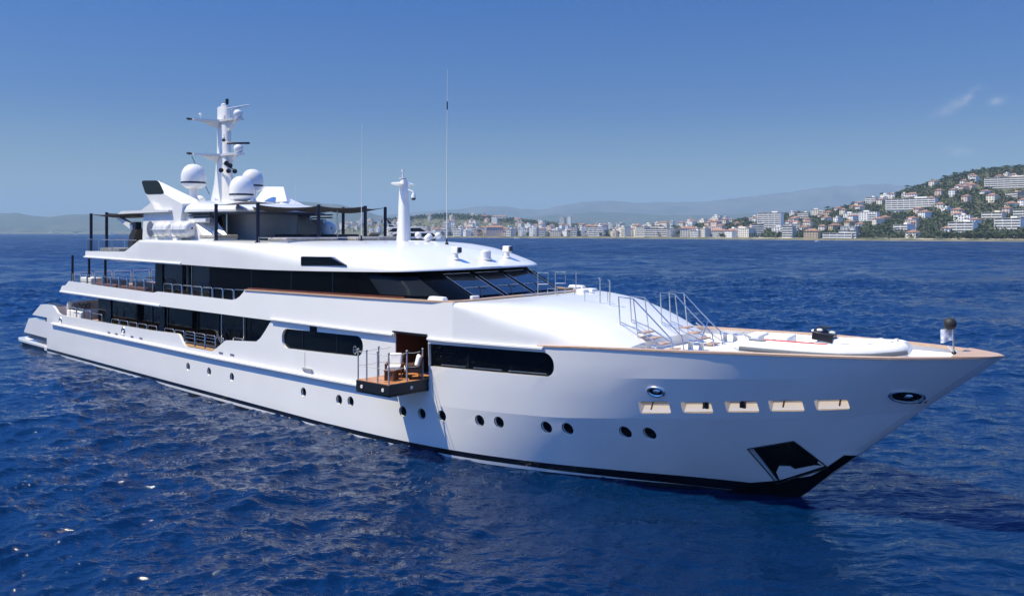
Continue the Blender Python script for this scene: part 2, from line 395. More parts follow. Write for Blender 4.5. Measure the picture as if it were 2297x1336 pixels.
def round_box(s0, s1, zb0, zb1, zt0, zt1, rl, rr, n=8):
    """slanted slot outline with half-round ends of radius rl (aft) and rr (forward)"""
    o = []
    zb = lambda s: zb0 + (zb1 - zb0) * (s - s0) / (s1 - s0)
    zt = lambda s: zt0 + (zt1 - zt0) * (s - s0) / (s1 - s0)
    def corner(sc, f, r, a0, a1):
        for k in range(n + 1):
            a = a0 + (a1 - a0) * k / n; s = sc + r * math.cos(a)
            o.append((s, f(s) + (r * (1 + math.sin(a)) if f is zb else -r * (1 - math.sin(a)))))
    if rr: corner(s1 - rr, zb, rr, -math.pi / 2, 0); corner(s1 - rr, zt, rr, 0, math.pi / 2)
    else: o.extend([(s1, zb(s1)), (s1, zt(s1))])
    if rl: corner(s0 + rl, zt, rl, math.pi / 2, math.pi); corner(s0 + rl, zb, rl, math.pi, 1.5 * math.pi)
    else: o.extend([(s0, zt(s0)), (s0, zb(s0))])
    return o
win1 = round_box(32.5, 38.9, 3.24, 3.44, 4.22, 4.36, .46, .42)
win2 = round_box(42.995, 49.12, 3.47, 3.64, 4.40, 4.56, 0, .42)
moor = [round_box(a, b, c, d, e, f, .07, .07, 3) for a, b, c, d, e, f in
        [(52.2, 53.28, 2.60, 2.74, 3.06, 3.18), (53.68, 54.68, 2.80, 2.88, 3.2, 3.3), (55.12, 56.12, 2.96, 3.06, 3.37, 3.48), (56.46, 57.46, 3.12, 3.22, 3.52, 3.63), (57.8, 58.72, 3.28, 3.39, 3.66, 3.76)]]
door = [(41.03, 2.80), (42.98, 2.80), (42.98, 4.9), (41.03, 4.9)]
slot = [(34.9, 4.18), (35.5, 4.19), (35.5, 4.52), (34.9, 4.52)]
def strip_poly(poly, m=14):                            # subdivide long edges so the outline follows the hull
    o = []
    for a, b in zip(poly, poly[1:] + poly[:1]):
        k = max(1, int(abs(b[0] - a[0]) / .5)); o += [(a[0] + (b[0] - a[0]) * i / k, a[1] + (b[1] - a[1]) * i / k) for i in range(k)]
    return o
win1s, win2s = strip_poly(win1), strip_poly(win2)
cuts = [cutter(win1s, sd, .16) for sd in (1, -1)] + [cutter(win2s, sd, .16) for sd in (1, -1)] + [cutter(w, sd, .35) for w in moor for sd in (1, -1)]
cuts += [cutter(door, 1, 2.2)]
boolean(top, cuts); smooth(top.data, 5)
def window_patch(poly, sd, off, name='hull_window', m=None):
    """a pane that follows the skin: vertical strips between the outline's lower and upper edge"""
    ss = sorted(set(round(p[0], 3) for p in poly)); mb = MB()
    def span(s):
        zs = []
        for a, b in zip(poly, poly[1:] + poly[:1]):
            if min(a[0], b[0]) - 1e-6 <= s <= max(a[0], b[0]) + 1e-6:
                if abs(b[0] - a[0]) < 1e-6: zs += [a[1], b[1]]
                else: zs.append(a[1] + (b[1] - a[1]) * (s - a[0]) / (b[0] - a[0]))
        return min(zs), max(zs)
    prev = None
    for s in ss:
        lo, hi = span(s); cur = [P(s, sd * (B(s, z) + off), z) for z in (lo, .5 * (lo + hi), hi)]
        if prev: mb.add(prev + cur, [(0, 1, 4, 3), (1, 2, 5, 4)])
        prev = cur
    return mb.build(name, m or M['glass'], Y, 20)
for sd in (1, -1):
    g1 = window_patch(win1s, sd, -.13); g2 = window_patch(win2s, sd, -.13)
    for g, ws in ((g1, [(34.15, 3.3, 4.25), (36.9, 3.4, 4.3)]), (g2, [(45.0, 3.52, 4.45), (47.1, 3.58, 4.5)])):
        for s, a, b in ws:
            MB().box(P(s, sd * (B(s, a) - .115), (a + b) / 2), (.07, .03, b - a - .06)).build('mullion', M['black'], g)
    for (a, b) in ((43.6, 44.9), (45.3, 46.7), (47.0, 48.7)):
        n = 8; pth = [P(a + (b - a) * k / n, sd * (B(a + (b - a) * k / n, 3.55) - .09), lerp([43.06, 49.12], [3.56, 3.73], a + (b - a) * k / n)) for k in range(n + 1)]
        MB().tube(pth, .018, 6).build('window_bar', M['steel'], g2)
    lc = MB().tube([P(38.2 + .11 * math.cos(2 * math.pi * k / 20), sd * (B(38.2, 3.7) - .11), 3.68 + .17 * math.sin(2 * math.pi * k / 20)) for k in range(20)], .016, 6, closed=True)
    lc.tube([P(38.1, sd * (B(38.2, 3.7) - .11), 3.68), P(38.3, sd * (B(38.2, 3.7) - .11), 3.68)], .016, 5).build('window_logo', M['steel'], g1)
    for s_i, w in enumerate(moor):
        mw = skin(w, sd, -.335).build('mooring_window', M['wallglow'], Y)
        lo = min(p[1] for p in w); hi = max(p[1] for p in w); a, b = min(p[0] for p in w) + .03, max(p[0] for p in w) - .03
        sl_ = (w[-1][1] * 0 + .1) / 1.0
        def q(s, v, dpt): zz = lo + .02 + (s - a) * sl_ + v; return P(s, sd * (B(s, zz) - dpt), zz)
        MB().loft([[q(a + (b - a) * k / 6, .02, .05) for k in range(7)], [q(a + (b - a) * k / 6, .24, .32) for k in range(7)]], False).build('deck_floor', M['floorglow'], mw)  # floor plate glows by itself, in place of light reaching the recess
        MB().tube([q(a, .31, .28), q(b, .33, .28)], .022, 6).build('rail', M['cream'], mw)
        MB().tube([q(a, .40, .22), q(b, .41, .24)], .028, 6).build('beam', M['darksteel'], mw)
        f_ = .25 + .5 * ((s_i * 37) % 10) / 10
        MB().tube([q(a + (b - a) * f_, .05, .16), q(a + (b - a) * (f_ + .12), .40, .25)], .03, 6).build('fitting', M['teakmid'], mw)
        if s_i in (1, 2): MB().box(q(a + (b - a) * (.72 if s_i == 1 else .45), .24, .24), (.2, .08, .26)).build('bollard', M['darksteel'], mw)
for sd in (1, -1):
    skin(slot, sd, .006).build('window_slot', M['glass'], Y)
    MB().box(P(.7, sd * 4.75, 3.46), (2.3, .5, .05), Matrix.Rotation(R(1.5), 3, 'Y')).build('locker_grille', M['darksteel'], Y)
# hawse rims
for s, z, a, b in ((52.92, 3.5, .27, .16), (60.25, 3.93, .42, .2), (60.55, 3.75, .16, .09)):
    for sd in (1, -1):
        h = skin(oval(s, z, a * .86, b * .8), sd, .012 if s < 60.5 else .004).build('hawse_pipe', M['glass'], Y)
        if s > 60.5: continue
        MB().tube([P(q, sd * (B(q, w) + .01), w) for q, w in oval(s, z, a, b, 24)], .05, 8, closed=True).build('rim', M['steel'], h)
        MB().ball(P(s, sd * (B(s, z) + .01), z + .03), .16, 8, (1.1, .3, .5)).build('roller', M['steel'], h)

# rub rail, strake, boot-top seams
def strip(s0, s1, f, n=40, name='rub_rail', m=None, parent=None, prof=((0, -.06), (.19, -.05), (.19, .03), (0, .10)), sides=(1, -1)):
    obs = []
    for sd in sides:
        rr_ = []
        for k in range(n + 1):
            s = s0 + (s1 - s0) * k / n; b, z = f(s)
            rr_.append([P(s, sd * (b + d), z + e) for d, e in prof])
        obs.append(MB().loft(rr_, True, True).build(name, m or M['hull'], parent or Y, 30))
    return obs
strip(1.2, 41.0, lambda s: (B(s, 2.08) - .01, 2.08 + max(0, (s - 26) * .008)), 60)
for a, b in ((31.62, 40.98), (43.05, 48.75)):
    strip(a, b, lambda s: (B(s, 4.55) - .01, 4.63 + .1 * max(0, (s - 44) / 5)), 24, 'strake', prof=((0, -.07), (.16, -.05), (.16, .02), (0, .06)))
# teak cap rail on the foredeck bulwark
for sd in (1, -1):
    rr_ = []
    for x in [.478, .5, .53, .56, .6, .64, .68, .72, .76, .8, .83, .86, .89, .91, .93, .95, .965, .98, .99, .996]:
        s = on_line(x, rail); b = B(s, rail(s)); z = rail(s); w = min(.27, b)
        rr_.append([P(s, sd * (b + .03), z - .012), P(s, sd * (b + .035), z + .045), P(s, sd * (b - w), z + .045), P(s, sd * (b - w), z - .012)])
    MB().loft(rr_, True, True).build('cap_rail', M['caprail'], Y, 30)
bp = [(61.55, B(61.55, 5.26) - .05)] + [(on_line(x, rail), B(on_line(x, rail), rail(on_line(x, rail)))) for x in (.965, .975, .985, .992, .997)] + [(62.72, 0)]
poly = [P(s, t, 5.345) for s, t in bp] + [P(s, -t, 5.345) for s, t in bp[-2::-1]]
lowp = [(p[0], p[1], p[2] - .06) for p in poly]
MB().prism(lowp, poly).build('bow_plate', M['caprail'], Y)

# main-deck bulwark strips (aft of the topsides)
BUL = [(0, 3.42), (1.2, 3.44), (1.8, 3.2), (2.25, 2.95), (2.9, 2.84), (6, 2.85), (12, 2.88), (18, 2.92), (21.3, 3.0), (21.55, 2.96), (22.2, 2.44), (22.45, 2.35), (25.5, 2.38), (25.75, 2.46), (26.95, 3.1), (27.2, 3.14), (30.1, 3.33)]
for sd in (1, -1):
    rr_ = [[P(s, sd * 5.23, 2.251), P(s, sd * 5.23, z), P(s, sd * 5.07, z), P(s, sd * 5.07, 2.251)] for s, z in BUL]
    MB().loft(rr_, True, True).build('bulwark', M['hull'], Y, 30)
    strip(22.5, 25.5, lambda s: (5.08, 2.37), 2, 'sill_board', M['teak'], prof=((0, .02), (.13, .02), (.13, .045), (0, .045)), sides=(sd,))
    for s, z in ((2.86, 2.42), (13.9, 2.57)):
        h = skin(oval(s, z, .2, .2, 16), sd, .006).build('fairlead', M['black'], Y)
        MB().tube([P(q, sd * 5.235, w) for q, w in oval(s, z, .22, .23, 20)], .05, 6, closed=True).build('rim', M['steel'], h)
        MB().ball(P(s - .03, sd * 5.24, z - .06), .12, 8, (1, .4, .8)).build('roller', M['cream'], h)
    for s, z in ((11.6, 2.24), (12.8, 2.25), (15.2, 2.27), (16.5, 2.28), (26.5, 2.36), (27.7, 2.38)):
        MB().box(P(s, sd * 5.236, z + .02), (.42, .03, .11)).build('scupper', M['greyband'], Y, bevel=.02)

# stern: quarter wings, transom, bathing platform
for sd in (1, -1):
    up = [(-1.36, 3.37), (1.2, 3.43), (1.2, 2.44), (-3.25, 2.44)]
    lo = [(0.0, 2.1), (-4.05, 2.1), (-5.2, .9), (0.0, .86)]
    for pl, a, b, nm in ((up[:2] + [(0.0, 3.43)][:0] + [(1.19, 2.26), (0.0, 2.26), (0.0, 2.44), (-3.25, 2.44)], 4.72, 5.222, 'quarter_wing'), (lo, 4.72, 5.222, 'quarter_wing')):
        MB().prism([P(s, sd * b, z) for s, z in pl], [P(s, sd * a, z) for s, z in pl]).build(nm, M['hull'], Y, 20)
    gr = MB()
    for k in range(5): gr.box(P(-2.5, sd * 4.98, .80 - k * .085), (5.0, .06, .045))
    gr.box(P(-2.5, sd * 4.9, .62), (4.9, .03, .42)); gr.build('grille', M['grey'], Y)
    sl = MB()
    for k in range(9): sl.box(P(-.25 - k * .16, sd * 4.80, 2.27), (.09, .04, .31))
    sl.build('louvre', M['darksteel'], Y)
    MB().box(P(-.28, sd * 5.05, .02), (.55, .36, .30)).build('corner_bracket', M['hull'], Y, bevel=.02)
tr = MB(); tr.prism([P(.1, -4.7, -.2), P(.1, 4.7, -.2), P(.1, 4.7, 3.3), P(.1, -4.7, 3.3)], [P(-4.3, -4.7, -.2), P(-4.3, 4.7, -.2), P(-1.2, 4.7, 2.7), P(-1.2, -4.7, 2.7)])
tr.build('transom', M['hull'], Y)
pf = MB(); out = [(-.02, 5.2), (-6.5, 5.18), (-7.5, 4.95), (-7.9, 4.2)]
o1 = [P(s, t, .24) for s, t in out] + [P(s, -t, .24) for s, t in out[::-1]]; o0 = [(p[0], p[1], .02) for p in o1]
pf.prism(o0, o1).build('swim_platform', M['hull'], Y, 20, bevel=.03)
MB().prism([(p[0] * .9, p[1] * .94, .242) for p in o1], [(p[0] * .9, p[1] * .94, .255) for p in o1]).build('platform_decking', M['deckwhite'], Y)
MB().prism([P(-.1, 5.0, -1.2), P(-6.2, 4.7, -1.2), P(-6.2, -4.7, -1.2), P(-.1, -5.0, -1.2)], [P(-.1, 5.1, .015), P(-7.2, 4.8, .015), P(-7.2, -4.8, .015), P(-.1, -5.1, .015)]).build('platform_underbody', M['black'], Y)

# ---------------------------------------------------------------- houses, decks, upper plating
MB().prism([P(6.6, -4.0, 2.26), P(6.6, 4.0, 2.26), P(33, 4.0, 2.26), P(33, -4.0, 2.26)], [P(6.6, -4.0, 4.54), P(6.6, 4.0, 4.54), P(33, 4.0, 4.54), P(33, -4.0, 4.54)]).build('main_saloon', M['glass'], Y)
for sd in (1, -1):
    for a, b, z0 in ((10.7, 11.6, 2.9), (18.8, 19.5, 2.96)):
        MB().box(P((a + b) / 2, sd * 5.05, (z0 + 4.54) / 2), (b - a, .14, 4.54 - z0)).build('pillar', M['glass'], Y)
    for s in (25.95, 28.3): MB().tube([P(s, sd * 4.9, 2.4), P(s, sd * 4.9, 4.55)], .03, 8).build('support_post', M['steel'], Y)
    for s in (8.6, 13.2, 15.4, 17.6, 21.5, 24.0, 27.0): MB().box(P(s, sd * 4.02, 3.4), (.07, .05, 2.2)).build('window_frame', M['black'], Y)
    MB().prism([P(24.2, sd * 4.3, 3.1), P(24.9, sd * 4.3, 2.5), P(25.05, sd * 4.3, 2.52), P(24.4, sd * 4.3, 3.14)], [P(24.2, sd * 4.25, 3.1), P(24.9, sd * 4.25, 2.5), P(25.05, sd * 4.25, 2.52), P(24.4, sd * 4.25, 3.14)]).build('stair_rail', M['grey'], Y)

def zu(s): return lerp([2.95, 3.1, 3.3, 3.9, 4.5, 6, 11, 18.3, 18.9, 27.7, 28.1, 28.5, 28.8, 29.05, 32, 38.5, 41.4, 43.4, 44.4], [4.72, 4.95, 5.05, 5.10, 5.43, 5.41, 5.33, 5.28, 5.38, 5.36, 5.42, 5.58, 5.78, 5.95, 5.99, 6.08, 6.12, 6.15, 6.17], s)
def zul(s): return lerp([2.95, 19, 31.6, 44.4, 48.7], [4.6, 4.52, 4.55, 4.62, 4.72], s)
def bu(s): return br(s) if s < 44.4 else br(s)
US = [2.95, 3.1, 3.3, 3.9, 4.5, 6, 9, 12, 15, 18.3, 18.9, 22, 25, 27.7, 28.1, 28.3, 28.5, 28.65, 28.8, 28.9, 29.05, 30, 31.6, 33, 35, 37, 38.5, 40, 41.03, 42, 42.98, 43.7, 44.4]
upl = []
for sd in (1, -1):
    rr_ = [[P(s, sd * (bu(s) + .07 - .012 * max(0, min(1, s - 43.4))), zul(s)), P(s, sd * (bu(s) + .03 + .022 * max(0, min(1, s - 43.4))), zu(s)), P(s, sd * (bu(s) - .13), zu(s)), P(s, sd * (bu(s) - .10), zul(s))] for s in US]
    o = MB().loft(rr_, True, True).build('upper_bulwark', M['hull'], Y, 30); upl.append(o)
    MB().tube([P(s, sd * (5.27), 4.60 - .004 * (s - 3)) for s in np.linspace(3.0, 19.3, 18)], .10, 10).build('deck_edge_moulding', M['hull'], Y)
boolean(upl[0], [MB().prism([P(41.03, 4.4, 4.3), P(42.98, 4.4, 4.3), P(42.98, 4.4, 4.80), P(41.03, 4.4, 4.78)], [P(41.03, 6, 4.3), P(42.98, 6, 4.3), P(42.98, 6, 4.80), P(41.03, 6, 4.78)])]); smooth(upl[0].data, 30)
ud = [(2.6, 4.3), (3.0, 5.0), (4.2, 5.09)] + [(s, br(s) - .14) for s in (8, 20, 30, 36, 40, 42, 44.3)]
def slab(pts, z0, z1, name, m):
    lo = [P(s, t, z0) for s, t in pts] + [P(s, -t, z0) for s, t in pts[::-1]]
    return MB().prism(lo, [(p[0], p[1], z1) for p in lo]).build(name, m, Y, 20)
slab([p for p in ud if p[0] < 32], 4.56, 4.97, 'upper_deck', M['deckwhite'])
slab([(p[0] + .1, p[1] - .12) for p in ud if p[0] < 28], 4.971, 4.985, 'upper_decking', M['teak'])
# upper saloon behind the side deck, then the flush black band and the wheelhouse
MB().prism([P(17, -4.2, 4.99), P(17, 4.2, 4.99), P(25.2, 4.2, 4.99), P(25.2, -4.2, 4.99)], [P(17, -4.2, 7.1), P(17, 4.2, 7.1), P(25.2, 4.2, 7.1), P(25.2, -4.2, 7.1)]).build('upper_saloon', M['pane'], Y)
for sd in (1, -1):
    MB().box(P(18.75, sd * 5.06, 6.22), (.95, .14, 1.75)).build('pillar', M['glass'], Y)
    for s in (20.6, 21.2, 23.5): MB().box(P(s, sd * 4.23, 6.1), (.06, .05, 1.9)).build('window_frame', M['steel'], Y)
    MB().box(P(25.1, sd * 4.6, 6.05), (.06, .95, 2.1)).build('glass_screen', M['pane'], Y)

M['bandglass'] = mat('band_glass', (.002, .0025, .004), .06, spec=.06)
# wheelhouse: one dark glass skin with a raked front
def half(side_end, corner):
    return [(s, br(s) - .10) for s in (25, 27, 29, 31, 33, 35, 37)] + side_end + corner
base = half([(38.5, 5.04), (40, 4.96), (41.3, 4.82)], [(42.3, 4.45), (43.0, 3.95), (43.45, 3.45), (43.68, 2.9), (43.78, 1.5), (43.8, 0)])
topo = half([(38.0, 5.04), (38.8, 4.98), (39.5, 4.80)], [(40.2, 4.42), (40.7, 3.95), (41.0, 3.45), (41.15, 2.9), (41.24, 1.5), (41.26, 0)])
mid = [((a[0] + b[0]) / 2, (a[1] + b[1]) / 2) for a, b in zip(base, topo)]
def ringz(o, z): return [P(s, t, z) for s, t in o] + [P(s, -t, z) for s, t in o[-2::-1]]
wh = MB().loft([ringz(base, 4.985), ringz(base, 6.12), ringz(mid, 6.69), ringz(topo, 7.26)], True, True).build('wheelhouse_glass', M['bandglass'], Y, 12)
def ws(t, v, o=0.0):                                   # a point on the raked front
    return P(43.80 - .013 * t * t + (41.26 - 43.80) * v + o, t, 6.14 + (7.26 - 6.14) * v + o * .45)
for a, b in ((-2.75, -1.15), (-.8, .8), (1.15, 2.75)):
    mb = MB(); n = 6; rows = [[ws(a + (b - a) * k / n, v, .03) for k in range(n + 1)] for v in (.10, .84)]
    w_ = mb.loft(rows, False).build('windscreen_pane', M['pane'], Y)
    fr = MB()
    for t in (a - .03, b + .03): fr.tube([ws(t, .04, .05), ws(t, .92, .05)], .011, 6)
    fr.build('frame', M['steel'], w_)
    MB().tube([ws(a + .05, .37, .05), ws(b - .05, .37, .05)], .016, 6).build('sunshade_bar', M['steel'], w_)
    MB().tube([ws(a + .02, .87, .05), ws(b - .02, .87, .05)], .015, 6).build('top_bar', M['steel'], w_)
    wp = MB(); wp.tube([ws(b - .25, .03, .07), ws(b - .95, .36, .06)], .013, 5); wp.tube([ws(b - 1.2, .30, .06), ws(b - .7, .42, .06)], .012, 5)
    wp.build('wiper', M['darksteel'], w_)
for sd in (1, -1):                                     # wrap-round corner panes and side panes
    idx = [11, 10, 9, 8]
    rows = []
    for v in (.14, .82):
        rows.append([P(base[i][0] + (topo[i][0] - base[i][0]) * v + .03, sd * (base[i][1] + (topo[i][1] - base[i][1]) * v + .03), 6.12 + 1.14 * v) for i in idx])
    MB().loft(rows, False).build('corner_pane', M['corner'], Y, 60)
    for s in (29.5, 33.2, 36.6): MB().box(P(s, sd * (br(s) - .095), 6.6), (.05, .02, 1.0)).build('mullion', M['black'], Y)
    lid = MB().box(P(43.35, sd * 4.78, 6.26), (1.0, .34, .18), None, 0, .8)
    lid.build('locker_lid', M['deckwhite'], Y, bevel=.04)
    MB().box(P(44.28, sd * 3.55, 6.29), (.16, .42, .14)).build('vent_box', M['deckwhite'], Y, bevel=.02)
for sd in (1, -1):
    cp = [(43.1, br(43.1) - .1), (44.43, br(44.4) - .05), (44.43, 3.9), (44.2, 4.3), (43.8, 4.6)]
    MB().prism([P(s, sd * t, 6.02) for s, t in cp], [P(s, sd * t, 6.155) for s, t in cp]).build('coaming_corner', M['white'], Y)
# coaming cap
cap = [(s, br(s) - .05, zu(s)) for s in (29.05, 30, 31.5, 33, 35, 37, 39, 40.5, 42, 43.2)] + [(43.85, 4.84, 6.165), (44.2, 4.66, 6.175), (44.38, 4.35, 6.18), (44.45, 3.8, 6.185), (44.48, 2.5, 6.195), (44.5, 0, 6.2)]
full = [P(s, t, z) for s, t, z in cap] + [P(s, -t, z) for s, t, z in cap[-2::-1]]
rr_ = []
for i, p in enumerate(full):
    d = (Vector(full[min(i + 1, len(full) - 1)]) - Vector(full[max(i - 1, 0)])); d.z = 0; d.normalize(); n_ = Vector((-d.y, d.x, 0)); p = Vector(p)
    rr_.append([p + n_ * .15 + Vector((0, 0, -.015)), p + n_ * .15 + Vector((0, 0, .05)), p - n_ * .13 + Vector((0, 0, .05)), p - n_ * .13 + Vector((0, 0, -.015))])
MB().loft(rr_, True, True).build('coaming_cap', M['caprail'], Y, 30)
vr = MB()
for sd in (1, -1): vr.loft([[P(s, sd * (br(s) - .09), zu(s) + .05), P(s, sd * (br(s) - .09), zu(s) + .14), P(s, sd * (br(s) - .06), zu(s) + .14), P(s, sd * (br(s) - .06), zu(s) + .05)] for s in np.linspace(29.2, 41.5, 14)], True, True)
vr.build('varnished_board', M['mahog'], Y)

def sections(name, m, st, Bf, zbf, zcf, pf, n=56, caps=True, angle=28):
    rr_ = []
    for s in st:
        b, zb, h, p = Bf(s), zbf(s), zcf(s) - zbf(s), pf(s); rg = []
        for k in range(n + 1):
            a = math.pi * k / n; c, q = math.cos(a), math.sin(a)
            rg.append(P(s, b * math.copysign(abs(c) ** (2 / p), c), zb + h * max(q, 0) ** (2 / p)))
        rr_.append(rg)
    return MB().loft(rr_, True, caps).build(name, m, Y, angle)
# foredeck trunk sloping from the coaming to the foredeck
tst = [44.4, 44.6, 44.8, 45.1, 45.4, 45.8, 46.2, 46.8, 47.5, 48.1, 48.7, 49.2, 49.7, 50.2, 50.6, 50.95, 51.2, 51.38]
trunk = sections('foredeck_trunk', M['white'], tst,
    lambda s: B(s, 4.7) + lerp([44.4, 48, 49.0, 50, 51, 51.38], [.055, .03, -.14, -.28, -.55, -.8], s),
    lambda s: lerp([44.4, 48.7, 49.7, 51.4], [4.62, 4.71, 4.55, 4.45], s),
    lambda s: interp([44.4, 46, 47.5, 48.5, 49.5, 50.3, 51, 51.38], [6.165, 6.19, 6.13, 6.0, 5.78, 5.5, 5.13, 4.92], s),
    lambda s: lerp([44.4, 44.8, 45.4, 46.2, 47.2, 48.7, 50, 51.4], [30, 20, 12, 7.5, 5, 3.4, 2.9, 2.7], s))
# sun-deck house and wheelhouse roof in one moulding
rst = [16.25, 18, 20, 22, 24, 26, 28, 30, 32, 34, 35.5, 37, 38, 38.8, 39.4, 40, 40.5, 40.9, 41.2, 41.45, 41.65, 41.8, 41.9, 41.93]
def Broof(s): return lerp([39, 39.6, 40, 40.5, 40.9, 41.2, 41.45, 41.65, 41.8, 41.9, 41.93], [5.16, 5.08, 4.98, 4.82, 4.58, 4.27, 3.8, 3.1, 2.2, 1.1, .2], s) if s > 39 else br(s) + .01
def zroof(s): return interp([16, 36, 37.5, 38.5, 39.3, 40, 40.7, 41.3, 41.93], [8.53, 8.55, 8.53, 8.45, 8.28, 8.05, 7.80, 7.60, 7.40], s)
def zrb(s): return lerp([16, 22, 27, 31, 35, 38.5, 41.9], [7.18, 7.12, 7.08, 7.08, 7.15, 7.23, 7.3], s)
def proof(s): return lerp([16, 22, 25, 28, 31, 34, 38, 41.9], [34, 24, 16, 9, 5, 3.2, 2.5, 2.3], s)
roof = sections('wheelhouse_roof', M['white'], rst, Broof, zrb, zroof, proof, 64, True, 30)
def roof_z(s, t):
    b = Broof(s); k = min(1, abs(t) / b); p = proof(s); return zrb(s) + (zroof(s) - zrb(s)) * max(0, 1 - k ** p) ** (1 / p)
rl = MB()
for t0, t1, s0, s1 in ((2.2, 1.9, 31.5, 40.5), (-2.2, -1.9, 31.5, 40.5)):
    rl.tube([P(s, t0 + (t1 - t0) * (s - s0) / (s1 - s0), roof_z(s, t0) + .001) for s in np.linspace(s0, s1, 20)], .008, 4)
rl.build('roof_seam', M['greyband'], Y)
for sd in (1, -1):
    zs = [(7.55, 7.68), (9, 7.69), (12, 7.72), (14.0, 7.74), (14.3, 7.82), (15.9, 8.40), (16.26, 8.52)]
    MB().loft([[P(s, sd * 5.24, 7.24 - .006 * (s - 7.5)), P(s, sd * 5.22, z), P(s, sd * 5.07, z), P(s, sd * 5.07, 7.24 - .006 * (s - 7.5))] for s, z in zs], True, True).build('sundeck_bulwark', M['hull'], Y, 30)
    MB().tube([P(s, sd * 5.25, 7.26 - .0075 * (s - 7.5)) for s in np.linspace(7.45, 21.9, 16)], .08, 8).build('deck_edge_moulding', M['hull'], Y)
    # side air intake under the roof shoulder
    vp = [(34.2, 7.40), (37.75, 7.50), (37.6, 7.55), (36.5, 7.86), (34.3, 7.84), (34.2, 7.80)]
    MB().prism([P(s, sd * 5.26, z) for s, z in vp], [P(s, sd * 4.3, z) for s, z in vp]).build('side_intake', M['glass'], Y)
slab([(7.7, 5.06), (17, 5.06)], 7.22, 7.52, 'sun_deck', M['deckwhite'])
MB().box(P(7.62, 0, 7.45), (.14, 10.3, .44)).build('sundeck_bulwark', M['hull'], Y)

# ---------------------------------------------------------------- hardtop, funnels, mast
def arch(t): return lerp([0, 2, 3.4, 4.1, 4.5], [1, .97, .8, .4, 0], abs(t))
hs = [13.6, 14.2, 16, 18, 20, 22, 23.6, 24.6, 25.1, 25.3]
sections('hardtop', M['white'], hs, lambda s: lerp([13.6, 14.5, 22, 24, 25, 25.3], [3.9, 4.4, 4.4, 3.6, 2.2, .8], s), lambda s: 10.22, lambda s: lerp([13.6, 15, 17, 21, 24, 25.3], [10.45, 10.8, 11.08, 11.02, 10.7, 10.4], s), lambda s: 3.0, 40)
un = [(14, 4.15), (22, 4.15), (23.8, 3.4), (24.8, 2.0)]
lo = [P(s, t, 10.10) for s, t in un] + [P(s, -t, 10.10) for s, t in un[::-1]]
MB().prism(lo, [(p[0], p[1], 10.215) for p in lo]).build('hardtop_lining', M['greyband'], Y)
for sd in (1, -1):
    # raked funnel with a dark outlet
    TL, TR, BR_, BL = (14.87, 12.38), (17.33, 12.28), (18.2, 11.40), (15.53, 11.45)
    outer = [TL, TR, BR_, (20.6, 10.73), (20.3, 9.7), (20.4, 8.5), (15.0, 8.5), (15.2, 10.3), (16.6, 10.55), BL]
    fn = MB().prism([P(s, sd * 4.5, z) for s, z in outer], [P(s, sd * 3.3, z) for s, z in [(15.5, 11.28), (19.6, 11.14), (20.1, 11.02), (20.3, 10.75), (20.3, 9.7), (20.4, 8.5), (15.0, 8.5), (15.2, 10.3), (16.0, 10.55), (15.5, 11.0)]]).build('funnel', M['white'], Y, 20, bevel=.03)
    q = [TL, TR, BR_, BL]; cs = sum(a[0] for a in q) / 4; cz = sum(a[1] for a in q) / 4
    q2 = []
    for i in range(4):
        a, b_, c = q[i - 1], q[i], q[(i + 1) % 4]
        for k in (0, .5, 1): 
            u_ = .16; pa = (b_[0] + (a[0] - b_[0]) * u_, b_[1] + (a[1] - b_[1]) * u_); pc = (b_[0] + (c[0] - b_[0]) * u_, b_[1] + (c[1] - b_[1]) * u_)
            q2.append(((1 - k) ** 2 * pa[0] + 2 * k * (1 - k) * b_[0] + k * k * pc[0], (1 - k) ** 2 * pa[1] + 2 * k * (1 - k) * b_[1] + k * k * pc[1]))
    if sd == 1: MB().prism([P(s, sd * 4.512, z) for s, z in q2], [P(s, sd * 4.3, z) for s, z in q2]).build('outlet', M['glass'], fn)
    wing = [(11.8, 10.24), (12.4, 10.42), (15.4, 10.42), (16.9, 10.9), (17.4, 10.42), (19.2, 10.38), (19.2, 10.26)]
    MB().prism([P(s, sd * 4.75, z) for s, z in wing], [P(s, sd * 3.3, z) for s, z in wing]).build('awning_shelf', M['white'], fn, 20)
    MB().prism([P(s, sd * 3.4, z) for s, z in [(19.6, 8.5), (24.3, 8.5), (22.6, 9.7), (21.6, 10.2), (19.6, 10.2)]], [P(s, sd * 4.2, z) for s, z in [(19.6, 8.5), (22.9, 8.5), (21.6, 9.6), (21.0, 10.2), (19.6, 10.2)]]).build('support_leg', M['white'], fn, 20)
    sp = MB().lathe([(.0, .0), (.50, .0), (.50, .03), (.42, .06), (0, .07)], P(16.3, sd * 4.505, 9.2), 24, (0, -sd, 0)).build('loudspeaker', M['greyband'], fn)
    MB().tube([P(16.3 + .52 * math.cos(2 * math.pi * k / 24), sd * 4.52, 9.2 + .52 * math.sin(2 * math.pi * k / 24)) for k in range(24)], .035, 6, closed=True).build('rim', M['grey'], sp)
    for z in (10.16, 9.98):
        MB().box(P(22.2, sd * 4.25, z), (2.6, .12, .09)).build('trim_stripe', M['black'], fn)
    MB().box(P(21.9, sd * 4.1, 9.72), (2.0, .3, .3)).build('locker', M['white'], fn, bevel=.05)
